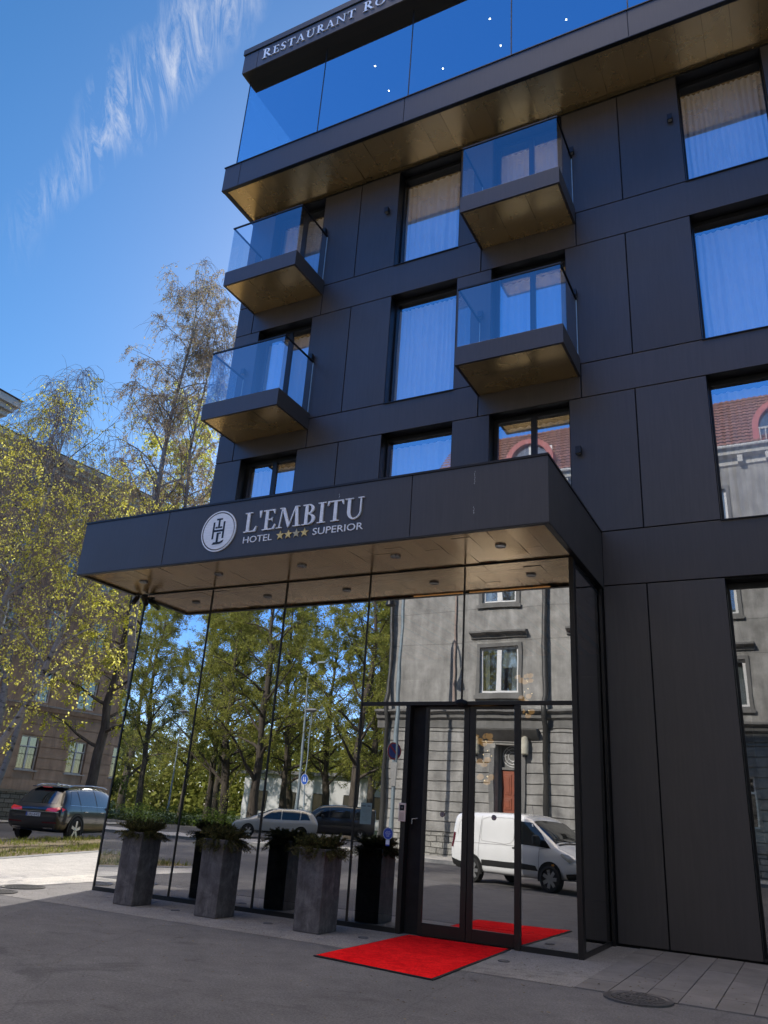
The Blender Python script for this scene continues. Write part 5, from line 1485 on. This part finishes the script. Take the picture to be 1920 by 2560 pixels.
# ================================================================== TREES
def bark(name, lo, hi, birch=False):
    k = N(name); v = k.coord('Object', (1, 1, .18 if not birch else 2.4))
    a = k.noise(v, 9 if not birch else 2.2, 7, .65, .5)
    if birch: cc = k.ramp(a, [(.36, lo), (.48, hi), (.75, tuple(x*1.08 for x in hi))])
    else: cc = k.ramp(a, [(.3, lo), (.7, hi)])
    k.pbsdf(cc, .9, 0, .15, k.bump(a, .7, .03)); return k.mat
M['birch_bark'] = bark('birch_bark', (.035, .030, .027), (.30, .28, .26), True)
M['dark_bark'] = bark('dark_bark', (.045, .037, .030), (.14, .118, .096))
M['twig'] = mat('fine_twigs', (.19, .145, .125), .9, 0, .2, 2)
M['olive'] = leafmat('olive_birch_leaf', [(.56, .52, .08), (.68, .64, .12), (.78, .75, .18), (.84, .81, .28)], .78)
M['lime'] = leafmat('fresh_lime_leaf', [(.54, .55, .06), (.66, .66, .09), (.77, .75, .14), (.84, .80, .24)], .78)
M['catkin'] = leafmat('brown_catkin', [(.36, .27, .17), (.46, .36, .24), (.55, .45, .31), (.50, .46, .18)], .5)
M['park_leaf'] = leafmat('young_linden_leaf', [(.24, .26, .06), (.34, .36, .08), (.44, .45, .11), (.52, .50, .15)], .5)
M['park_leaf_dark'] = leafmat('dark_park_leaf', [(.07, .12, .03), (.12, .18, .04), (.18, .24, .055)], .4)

def tree(name, label, cat, group, base, H, seed, lean=(0, 0), r0=.2, c0=.3, nl=18, reach=.30, up=50, weep=.7, nleaf=15000, leaf=(.05, .10), bark_m='birch_bark', leaf_m='olive', stems=((0, 0),), thin=1.0, aspect=1.6, twl=(.7, 1.9), crown_name='crown', top_bare=False, tw_r=.006, jit=.05):
    g = np.random.default_rng(seed)
    root = tag(empty(name, base), label, cat, group)
    tr = MB(); tw = MB()
    twigs = []
    def wob(n, a): return np.cumsum(g.normal(0, a, (n, 2)), axis=0)
    for si, (sx, sy) in enumerate(stems):
        n = 14
        Hs = H*(1 if si == 0 else g.uniform(.75, .92)); rr = r0*(1 if si == 0 else .75)
        w = wob(n, .006*H)
        P = []
        for i in range(n):
            t = i/(n-1)
            P.append(np.array([lean[0]*t**1.3*H + sx*H*t**.8 + w[i, 0]*min(1, t*3), lean[1]*t**1.3*H + sy*H*t**.8 + w[i, 1]*min(1, t*3), Hs*t]))
        R = [max(.012, rr*(1-t)**.85*(1+.35*math.exp(-t*25))) for t in np.linspace(0, 1, n)]
        tr.tube(P, R, 9)
        az = g.uniform(0, 6.28)
        for k in range(nl):
            t = c0 + (1-c0)*((k+.5)/nl)**.9*.97
            az += 2.4 + g.normal(0, .4)
            f = t*(n-1); i = min(n-2, int(f)); q = P[i]*(1-f+i)+P[i+1]*(f-i)
            L = reach*H*(1-.62*((t-c0)/(1-c0)))*g.uniform(.65, 1.15)
            el = rad(up + 22*(t-c0)/(1-c0) + g.normal(0, 9))
            d = np.array([math.cos(az)*math.cos(el), math.sin(az)*math.cos(el), math.sin(el)])
            m = 8; B_ = [q]
            cur = d.copy()
            for j in range(1, m):
                cur = cur + np.array([0, 0, -.10*weep]) + g.normal(0, .10, 3)
                cur /= np.linalg.norm(cur)
                B_.append(B_[-1] + cur*L/(m-1))
            br = max(.012, R[i]*.42)
            tr.tube(B_, [br*(1-.85*j/(m-1)) for j in range(m)], 6)
            ns = max(3, int(7*thin))
            for s in range(ns):
                u = .22+.78*(s+g.uniform(0, .9))/ns; f2 = u*(m-1); j = min(m-2, int(f2)); p = B_[j]*(1-f2+j)+B_[j+1]*(f2-j)
                bd = B_[j+1]-B_[j]; bd /= np.linalg.norm(bd)
                sd = bd*.8 + g.normal(0, .55, 3) + np.array([0, 0, .1]); sd /= np.linalg.norm(sd)
                SL = L*(.45-.22*u)*g.uniform(.7, 1.3)
                S = [p]; cur = sd.copy()
                for _ in range(4):
                    cur = cur + np.array([0, 0, -.26*weep]) + g.normal(0, .15, 3); cur /= np.linalg.norm(cur)
                    S.append(S[-1]+cur*SL/4)
                tw.tube(S, [br*.30, br*.24, br*.18, br*.12, .004], 4, cap=False)
                for e in range(int(5*thin)+1):
                    j = g.integers(1, 5); p = S[j]*1.0 + (S[j-1]-S[j])*g.uniform(0, 1)
                    td = (S[j]-S[j-1]); td /= np.linalg.norm(td)+1e-9
                    cur = td*.6 + g.normal(0, .6, 3); cur /= np.linalg.norm(cur)
                    TL = g.uniform(*twl)
                    T_ = [p]
                    for _ in range(4):
                        cur = cur + np.array([0, 0, -.62*weep]) + g.normal(0, .16, 3); cur /= np.linalg.norm(cur)
                        T_.append(T_[-1]+cur*TL/4)
                    tw.tube(T_, [tw_r, tw_r*.9, tw_r*.8, tw_r*.6, tw_r*.4], 3, cap=False)
                    twigs.append(T_)
    tr.build('trunk', M[bark_m], root, smooth=60)
    tw.build('twigs', M['twig'] if bark_m == 'birch_bark' else M['dark_bark'], root)
    tws = np.array(twigs)                                  # (n,5,3)
    n = len(tws)
    # clumps: some twigs carry many leaves, some hardly any
    wgt = g.gamma(1.1, 1.0, n); wgt /= wgt.sum()
    idx = g.choice(n, nleaf, p=wgt); u = g.uniform(.05, 4, nleaf); j = np.minimum(3, u.astype(int)); fr = (u-j)[:, None]
    p = tws[idx, j]*(1-fr) + tws[idx, j+1]*fr
    q4 = np.arange(nleaf)//4*4                              # leaves sit in small bunches along the twig
    p = p[q4] + g.normal(0, jit, (nleaf, 3))
    ax = g.normal(0, 1, (nleaf, 3)); ax[:, 2] -= 1.2*weep; ax /= np.linalg.norm(ax, axis=1)[:, None]
    sd = np.cross(ax, g.normal(0, 1, (nleaf, 3))); sd /= np.linalg.norm(sd, axis=1)[:, None]
    ln = g.uniform(leaf[0], leaf[1], nleaf)[:, None]; wd = ln/aspect
    V = np.stack([p, p+ax*ln*.5+sd*wd*.5, p+ax*ln, p+ax*ln*.5-sd*wd*.5], 1).reshape(-1, 3)
    np_mesh(crown_name, V, np.arange(nleaf*4).reshape(-1, 4), M[leaf_m], parent=root)
    return root

def pick(bearing_px, dist):      # only used for documentation of placement
    return None
GB = 'birch trees left of the hotel'
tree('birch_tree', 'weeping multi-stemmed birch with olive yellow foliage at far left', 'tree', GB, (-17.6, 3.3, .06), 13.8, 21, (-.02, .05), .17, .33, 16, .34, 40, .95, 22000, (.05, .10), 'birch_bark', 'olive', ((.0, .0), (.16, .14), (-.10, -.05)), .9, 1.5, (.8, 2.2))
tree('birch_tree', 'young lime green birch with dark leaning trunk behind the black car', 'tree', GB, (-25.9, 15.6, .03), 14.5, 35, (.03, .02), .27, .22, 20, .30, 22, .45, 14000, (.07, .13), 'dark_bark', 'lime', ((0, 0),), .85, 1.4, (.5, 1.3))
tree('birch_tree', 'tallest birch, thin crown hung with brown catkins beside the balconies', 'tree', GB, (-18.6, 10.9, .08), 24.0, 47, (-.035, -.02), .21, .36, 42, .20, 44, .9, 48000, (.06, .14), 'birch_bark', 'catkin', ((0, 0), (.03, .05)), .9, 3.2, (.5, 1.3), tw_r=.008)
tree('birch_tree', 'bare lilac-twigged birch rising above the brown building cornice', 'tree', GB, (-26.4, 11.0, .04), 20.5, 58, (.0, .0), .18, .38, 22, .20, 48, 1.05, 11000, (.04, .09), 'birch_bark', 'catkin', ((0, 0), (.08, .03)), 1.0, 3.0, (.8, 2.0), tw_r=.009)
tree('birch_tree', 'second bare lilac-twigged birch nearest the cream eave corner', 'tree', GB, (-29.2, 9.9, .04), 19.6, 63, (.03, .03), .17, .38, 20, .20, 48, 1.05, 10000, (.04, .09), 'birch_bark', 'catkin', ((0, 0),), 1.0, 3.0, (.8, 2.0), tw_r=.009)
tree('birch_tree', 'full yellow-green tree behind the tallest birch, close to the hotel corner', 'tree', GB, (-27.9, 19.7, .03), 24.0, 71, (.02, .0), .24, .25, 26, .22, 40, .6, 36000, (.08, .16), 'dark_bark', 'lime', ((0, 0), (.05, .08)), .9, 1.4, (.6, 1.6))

# park trees seen in the lobby glass
GP = 'park trees reflected in the lobby glass'
protos = [tree('linden_tree', 'tall old linden in the middle of the reflected park', 'tree', GP, (-33.0, -38.0, 0), 21.0, 81, (-.02, 0), .38, .13, 30, .32, 30, .25, 42000, (.08, .16), 'dark_bark', 'park_leaf', ((0, 0),), .95, 1.3, (.5, 1.5), tw_r=.009, jit=.12),
          tree('linden_tree', 'tall linden right of the park lamp in the reflection', 'tree', GP, (-24.2, -36.5, 0), 21.5, 82, (.01, 0), .32, .15, 28, .29, 32, .25, 36000, (.08, .16), 'dark_bark', 'park_leaf', ((0, 0),), .9, 1.3, (.5, 1.5), tw_r=.009, jit=.12),
          tree('linden_tree', 'dense dark green tree at the left edge of the reflected park', 'tree', GP, (-42.5, -29.0, 0), 14.0, 83, (0, 0), .25, .06, 28, .30, 28, .25, 44000, (.12, .22), 'dark_bark', 'park_leaf_dark', ((0, 0),), .9, 1.3, (.5, 1.3), tw_r=.008, jit=.14)]
more = [(0, -40.5, -44, 1.2, .95, 'forked linden behind the left park lamp in the reflection'), (1, -46, -40, 2.4, .9, 'linden behind the dark tree at the left of the reflected park'), (1, -37.5, -48, 4.0, 1.0, 'linden farther back between the two park lamps'),
        (0, -30, -50, 3.1, .9, 'linden behind the tall pole in the reflected park'), (1, -26.5, -46, 5.2, .92, 'linden behind the dark minibus in the reflection'), (0, -21.5, -45, 2.0, .95, 'linden nearest the grey house in the reflection'),
        (1, -52, -52, .4, 1.05, 'far linden at the left of the reflected park'), (0, -45, -60, 1.9, 1.0, 'far linden deep in the reflected park'), (1, -34, -64, 2.8, 1.05, 'farthest linden in front of the white pavilion'), (0, -23, -60, 5.9, 1.0, 'far linden right of the white pavilion'),
        (2, -50, -33, 1.0, 1.1, 'second dense dark green tree in the reflected park'), (1, -60, -42, 3.3, 1.1, 'outermost linden on the left of the reflected park')]
for k_, x, y, rz, s_, l in more:
    t = copy_tree(protos[k_]); t.location = (x, y, 0); t.rotation_euler = (0, 0, rz); t.scale = (s_, s_, s_*1.02); t['label'] = l
more2 = [(1, -30.5, -57, .9, 1.05, 'linden in the second row behind the tall pole'), (0, -19.5, -53, 4.4, 1.0, 'linden in the second row beside the grey house'), (0, -38, -56, 2.2, 1.0, 'linden in the second row behind the big middle one'), (1, -47, -50, 1.2, 1.0, 'linden in the second row left of the middle'),
         (0, -56, -62, 5.1, 1.1, 'linden in the back row at the left'), (1, -40, -72, .2, 1.1, 'linden in the back row left of the pavilion'), (0, -66, -58, 3.3, 1.15, 'linden at the far left corner of the park')]
for k_, x, y, rz, s_, l in more2:
    t = copy_tree(protos[k_]); t.location = (x, y, 0); t.rotation_euler = (0, 0, rz); t.scale = (s_, s_, s_*.98); t['label'] = l
# far wood closing the park
def wood(seed, label, X0=-150, XW=140, Y0=-92, YS=-1):
    g = np.random.default_rng(seed); n = 80000
    a = g.uniform(0, 1, n); x = X0 + XW*a; dep = g.uniform(0, 18, n); y = Y0 + YS*dep + 10*np.sin(a*9)
    top = 13 + 3*np.sin(x*.21) + 2.2*np.sin(x*.53+1) + 1.5*np.sin(x*1.1+2); z = top*g.uniform(.0, 1, n)**1.25
    p = np.stack([x, y, z], 1)
    ax = g.normal(0, 1, (n, 3)); ax /= np.linalg.norm(ax, axis=1)[:, None]; sd_ = np.cross(ax, g.normal(0, 1, (n, 3))); sd_ /= np.linalg.norm(sd_, axis=1)[:, None]
    ln = g.uniform(.35, 1.15, n)[:, None]
    V = np.stack([p, p+ax*ln*.5+sd_*ln*.35, p+ax*ln, p+ax*ln*.5-sd_*ln*.35], 1).reshape(-1, 3)
    o = np_mesh('far_wood', V, np.arange(n*4).reshape(-1, 4), M['park_leaf']); tag(o, label, 'wood', kind='stuff')
wood(9, 'far hazy belt of green trees closing the reflected park')
wood(11, 'far belt of trees closing the side street beyond the black car', -60, 70, 92, 1)
# low hedge at the foot of the park
def hedge(x0, x1, y, h, label, seed):
    g = np.random.default_rng(seed); n = 16000
    p = np.stack([g.uniform(x0, x1, n), y+g.normal(0, .35, n), np.abs(g.normal(0, .5, n))*h], 1); p[:, 2] = np.minimum(p[:, 2], h*(.8+.2*np.sin(p[:, 0]*2)))
    ax = g.normal(0, 1, (n, 3)); ax /= np.linalg.norm(ax, axis=1)[:, None]; sd = np.cross(ax, g.normal(0, 1, (n, 3))); sd /= np.linalg.norm(sd, axis=1)[:, None]
    ln = g.uniform(.08, .16, n)[:, None]
    V = np.stack([p, p+ax*ln*.5+sd*ln*.35, p+ax*ln, p+ax*ln*.5-sd*ln*.35], 1).reshape(-1, 3)
    o = np_mesh('hedge', V, np.arange(n*4).reshape(-1, 4), M['park_leaf_dark']); tag(o, label, 'hedge', kind='stuff'); return o
hedge(-62, -34, -37.5, 1.3, 'low dark hedge along the reflected park edge', 5)

# small dry catkins and leaf bits blown over the forecourt
g = np.random.default_rng(14); n = 900
px_ = g.uniform(-9, 4, n); py_ = -g.gamma(1.6, 1.5, n) - .05
keep = ~((px_ > -2.6) & (px_ < -.7) & (py_ > -3))
px_, py_ = px_[keep], py_[keep]; n = len(px_)
an = g.uniform(0, 6.28, n); ln = g.uniform(.006, .020, n); wd = ln*g.uniform(.25, .6, n)
ca, sa = np.cos(an), np.sin(an); zz = np.where(px_ > .36, .021, .010)
V = np.stack([np.stack([px_-ca*ln, py_-sa*ln, zz], 1), np.stack([px_+sa*wd, py_-ca*wd, zz+.004], 1), np.stack([px_+ca*ln, py_+sa*ln, zz], 1), np.stack([px_-sa*wd, py_+ca*wd, zz+.003], 1)], 1).reshape(-1, 3)
o = np_mesh('leaf_litter', V, np.arange(n*4).reshape(-1, 4), leafmat('dry_litter', [(.10, .075, .045), (.18, .14, .08), (.30, .26, .16), (.22, .16, .06)], .1))
tag(o, 'tiny dry catkins and grit scattered over the forecourt paving', 'litter', kind='stuff')

# ================================================================== STREET POLES
pale_blue = mat('weathered_galvanised_pole', (.24, .29, .32), .5, .3, .15, 3)
def lamp_post(x, y, h, label):
    r = tag(empty('lamp_post', (x, y, 0)), label, 'lamp post', 'park lamp posts in the reflection')
    mb = MB(); mb.tube([(0, 0, 0), (0, 0, 1.0), (0, 0, 1.05), (0, 0, h-.3)], [.085, .085, .06, .045], 10); mb.build('pole', pale_blue, r, smooth=40)
    mb = MB(); mb.lathe([(.05, h-.3), (.10, h-.1), (.48, h+.0), (.50, h+.05), (.25, h+.14), (0, h+.16)], n=20); mb.build('lamp_shade', mat('pale_lamp_shade', .42, .4, .2), r, smooth=40)
    return r
l1 = lamp_post(-41.1, -38, 8.3, 'park lamp post with flat round shade, left one in the reflection')
l2 = lamp_post(-26.4, -34, 7.8, 'park lamp post carrying a round blue footpath sign in the reflection')
sgm = mat('sign_blue', (.012, .09, .45), .4, 0, .05)
s_ = empty('sign', (0, .10, 3.42), 0, l2)
def rdisc(r, y, n=32): 
    mb = MB(); mb.poly([(r*math.cos(2*PI*i/n), y, r*math.sin(2*PI*i/n)) for i in range(n)][::-1]); return mb
rdisc(.34, 0).build('rim', white, s_); rdisc(.32, .003).build('face', sgm, s_)
mb = MB()
for x in (-.10, .09):
    mb.prism([(x-.05, -.14), (x-.02, .06), (x+.02, .06), (x+.05, -.14)], 'y', .004, .007); mb.prism([(x+.035*math.cos(PI*i/5), .11+.035*math.sin(PI*i/5)) for i in range(10)], 'y', .0041, .0071)
mb.build('pictogram', white, s_)
r = tag(empty('street_lamp', (-27.3, -34.6, 0)), 'tall slim street lamp with side arm behind the two parked vehicles', 'street lamp')
mb = MB(); mb.tube([(0, 0, 0), (0, 0, 5), (0, 0, 10.6)], [.11, .085, .06], 10); mb.build('pole', pale_blue, r, smooth=40)
mb = MB(); mb.tube([(0, 0, 10.5), (.4, .3, 10.8), (1.6, 1.0, 11.0)], .035, 6); mb.box(1.3, 2.0, .9, 1.1, 10.95, 11.05); mb.build('lamp_arm', pale_blue, r)
r = tag(empty('street_lamp', (-12.3, -18.95, .1)), 'pale blue street lamp with round prohibition sign before the grey house', 'street lamp')
mb = MB(); mb.tube([(0, 0, 0), (0, 0, 4), (0, 0, 10.9)], [.11, .09, .065], 10)
mb.build('pole', pale_blue, r, smooth=40)
mb = MB(); mb.tube([(0, 0, 10.8)] + [(0, .55-.55*math.cos(PI*i/8*1.1), 10.9+.55*math.sin(PI*i/8*1.1)) for i in range(1, 9)], .04, 6); mb.build('lamp_arm', pale_blue, r, smooth=40)
mb = MB(); mb.lathe([(.03, 10.7), (.07, 10.4), (.22, 9.9), (.23, 9.85)], Matrix.Translation((0, 1.15, 0)), 14); mb.build('lamp_shade', M['frame'], r, smooth=40)
s_ = empty('sign', (0, .13, 3.95), rad(-64), r)
mb = MB(); mb.lathe([(0, -.005), (.34, -.005), (.35, 0), (.35, .012)], Matrix.Rotation(-PI/2, 4, 'X'), 32); mb.build('back', mat('grey_sign_back', .3, .5, .4), s_)
rdisc(.345, .0135).build('rim', mat('sign_red', (.22, .015, .02), .5), s_); rdisc(.285, .016).build('face', mat('deep_sign_blue', (.010, .030, .16), .5, 0, .05), s_)
mb = MB(); mb.prism([(-.22, .17), (-.17, .22), (.22, -.17), (.17, -.22)], 'y', .0165, .019); mb.build('bar', mat('sign_red2', (.22, .015, .02), .5), s_)
mb = MB(); mb.box(-.10, .14, .11, .13, 2.6, 3.5); mb.build('small_plate', mat('grey_plate', .25, .5, .3), r)

# ================================================================== CAMERA, LIGHT, SKY
CAMPOS = Vector((2.741, -10.944, 1.5))
yaw, pitch, roll = .5007, .3745, .0678
fwd = Vector((-math.sin(yaw)*math.cos(pitch), math.cos(yaw)*math.cos(pitch), math.sin(pitch)))
right = Vector((math.cos(yaw), math.sin(yaw), 0)); upv = right.cross(fwd)
r_ = right*math.cos(roll) + upv*math.sin(roll); u_ = -right*math.sin(roll) + upv*math.cos(roll)
cd = bpy.data.cameras.new('camera'); cam = bpy.data.objects.new('camera', cd); col.objects.link(cam)
cam.matrix_world = Matrix(((r_.x, u_.x, -fwd.x, CAMPOS.x), (r_.y, u_.y, -fwd.y, CAMPOS.y), (r_.z, u_.z, -fwd.z, CAMPOS.z), (0, 0, 0, 1)))
cd.sensor_fit = 'HORIZONTAL'; cd.sensor_width = 36; cd.lens = 1934.26/1920*36
cd.clip_start = .05; cd.clip_end = 3000
sc.camera = cam

SUN_EL = rad(33); SUN_AZ = math.atan2(-.370, .929)      # measured from +y towards +x
sd = Vector((math.sin(SUN_AZ)*math.cos(SUN_EL), math.cos(SUN_AZ)*math.cos(SUN_EL), math.sin(SUN_EL)))
sl = bpy.data.lights.new('sun', 'SUN'); sl.energy = SUN_E if 'SUN_E' in globals() else 5.0; sl.angle = rad(.53); sl.color = (1.0, .945, .86)
so = bpy.data.objects.new('sun', sl); col.objects.link(so)
so.rotation_euler = (-sd).to_track_quat('-Z', 'Y').to_euler(); so.location = (0, 0, 60)

w = bpy.data.worlds.new('World'); sc.world = w; w.use_nodes = True
t = w.node_tree; t.nodes.clear()
out = t.nodes.new('ShaderNodeOutputWorld'); bg = t.nodes.new('ShaderNodeBackground'); bg.inputs['Strength'].default_value = .145
sky = t.nodes.new('ShaderNodeTexSky'); sky.sky_type = 'NISHITA'; sky.sun_disc = False; sky.sun_elevation = SUN_EL; sky.sun_rotation = SUN_AZ
sky.altitude = 0; sky.air_density = 1.0; sky.dust_density = .30; sky.ozone_density = 2.2
L = t.links.new
tc = t.nodes.new('ShaderNodeTexCoord')
def wn(typ, **kw):
    n = t.nodes.new('ShaderNode'+typ)
    for k, v in kw.items(): setattr(n, k, v)
    return n
def wmath(op, a, b=None, clamp=False):
    n = wn('Math', operation=op); n.use_clamp = clamp
    for i, x in ((0, a), (1, b)):
        if x is None: continue
        if hasattr(x, 'links'): L(x, n.inputs[i])
        else: n.inputs[i].default_value = x
    return n.outputs[0]
def wdot(v, d):
    n = wn('VectorMath', operation='DOT_PRODUCT'); L(v, n.inputs[0]); n.inputs[1].default_value = d; return n.outputs['Value']
def wnoise(v, scale, detail, rough, dist=0):
    n = wn('TexNoise'); n.inputs['Scale'].default_value = scale; n.inputs['Detail'].default_value = detail; n.inputs['Roughness'].default_value = rough; n.inputs['Distortion'].default_value = dist
    L(v, n.inputs['Vector']); return n.outputs['Fac']
gen = tc.outputs['Generated']
# a long thin cirrus streak across one side of the sky
d1, d2 = Vector((-.67, .41, .62)).normalized(), Vector((-.46, .40, .79)).normalized()
ax3 = d1.cross(d2).normalized(); along = (d2-d1).normalized(); acr = ax3
mp = wn('Mapping', vector_type='TEXTURE')
# coordinates: (along, across, radial)
cmb = wn('CombineXYZ'); a_c = wdot(gen, along); b_c = wdot(gen, acr)
L(wmath('MULTIPLY', a_c, 1.0), cmb.inputs[0]); L(wmath('MULTIPLY', b_c, 1.0), cmb.inputs[1])
shear = wn('CombineXYZ'); L(wmath('ADD', wmath('MULTIPLY', a_c, 2.2), wmath('MULTIPLY', b_c, 2.0)), shear.inputs[0]); L(wmath('MULTIPLY', b_c, 1.0), shear.inputs[1])
wob = wnoise(cmb.outputs[0], 7, 3, .5)
dist = wmath('ABSOLUTE', wmath('ADD', b_c, wmath('MULTIPLY', wmath('SUBTRACT', wob, .5), .11)))
band = wmath('SUBTRACT', 1.0, wmath('MULTIPLY', dist, 27.0), True)
n1 = wnoise(shear.outputs[0], 13, 12, .72, 1.2)
fib = wmath('MULTIPLY', wmath('SUBTRACT', n1, .45), 3.0, True)
front = wmath('MULTIPLY', wmath('SUBTRACT', wdot(gen, ((d1+d2)/2).normalized()), .78), 8.0, True)
alo = wmath('MULTIPLY', wmath('ADD', a_c, .10-d1.dot(along)), 5.5, True)
c1 = wmath('MULTIPLY', wmath('MULTIPLY', wmath('MULTIPLY', band, fib), front), wmath('ADD', wmath('MULTIPLY', alo, .8), .0), True)
# thin general haze of high cloud
n2 = wnoise(gen, 2.6, 8, .6, 1.2)
veil = wmath('MULTIPLY', wmath('SUBTRACT', n2, .54), 1.1, True)
cl = wmath('ADD', wmath('MULTIPLY', c1, .85), wmath('ADD', wmath('MULTIPLY', veil, .12), .008), True)
# bright overhead cloud added out of view, fill light for the shaded hotel front
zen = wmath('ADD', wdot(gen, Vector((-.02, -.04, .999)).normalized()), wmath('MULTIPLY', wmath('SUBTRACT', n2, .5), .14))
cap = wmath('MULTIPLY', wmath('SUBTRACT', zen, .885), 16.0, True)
east = wmath('ADD', wdot(gen, Vector((.93, -.2, .30)).normalized()), wmath('MULTIPLY', wmath('SUBTRACT', n2, .5), .5))
eb = wmath('MULTIPLY', wmath('SUBTRACT', east, .62), 6.0, True)
hsv = wn('HueSaturation'); hsv.inputs['Saturation'].default_value = 1.36; hsv.inputs['Value'].default_value = 1.12
L(sky.outputs[0], hsv.inputs['Color'])
# blue gain added to the sky away from the sun, brightens window reflections
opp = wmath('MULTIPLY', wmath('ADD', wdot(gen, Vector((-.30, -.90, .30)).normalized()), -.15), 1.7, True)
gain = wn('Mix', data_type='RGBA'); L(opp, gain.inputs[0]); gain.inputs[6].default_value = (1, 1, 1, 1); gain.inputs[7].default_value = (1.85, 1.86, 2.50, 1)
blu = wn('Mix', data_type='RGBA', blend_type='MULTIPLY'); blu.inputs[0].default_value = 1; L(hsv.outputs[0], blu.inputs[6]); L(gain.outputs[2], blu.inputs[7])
mx = wn('Mix', data_type='RGBA'); L(cl, mx.inputs[0]); L(blu.outputs[2], mx.inputs[6]); mx.inputs[7].default_value = (7.6, 7.5, 7.4, 1)
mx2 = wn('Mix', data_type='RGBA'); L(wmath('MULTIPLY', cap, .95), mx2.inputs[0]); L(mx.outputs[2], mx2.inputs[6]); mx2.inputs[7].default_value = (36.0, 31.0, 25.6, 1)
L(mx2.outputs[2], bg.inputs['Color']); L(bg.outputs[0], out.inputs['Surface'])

# ================================================================== RENDER SETTINGS
sc.view_settings.view_transform = 'Standard'; sc.view_settings.look = 'None'; sc.view_settings.exposure = 0; sc.view_settings.gamma = 1
cy = sc.cycles
cy.max_bounces = 8; cy.diffuse_bounces = 3; cy.glossy_bounces = 4; cy.transmission_bounces = 4; cy.transparent_max_bounces = 14
cy.caustics_reflective = False; cy.caustics_refractive = False; cy.sample_clamp_indirect = 6; cy.blur_glossy = .3
try:
    cy.use_denoising = True; cy.denoiser = 'OPENIMAGEDENOISE'; cy.denoising_input_passes = 'RGB_ALBEDO_NORMAL'
except Exception: pass
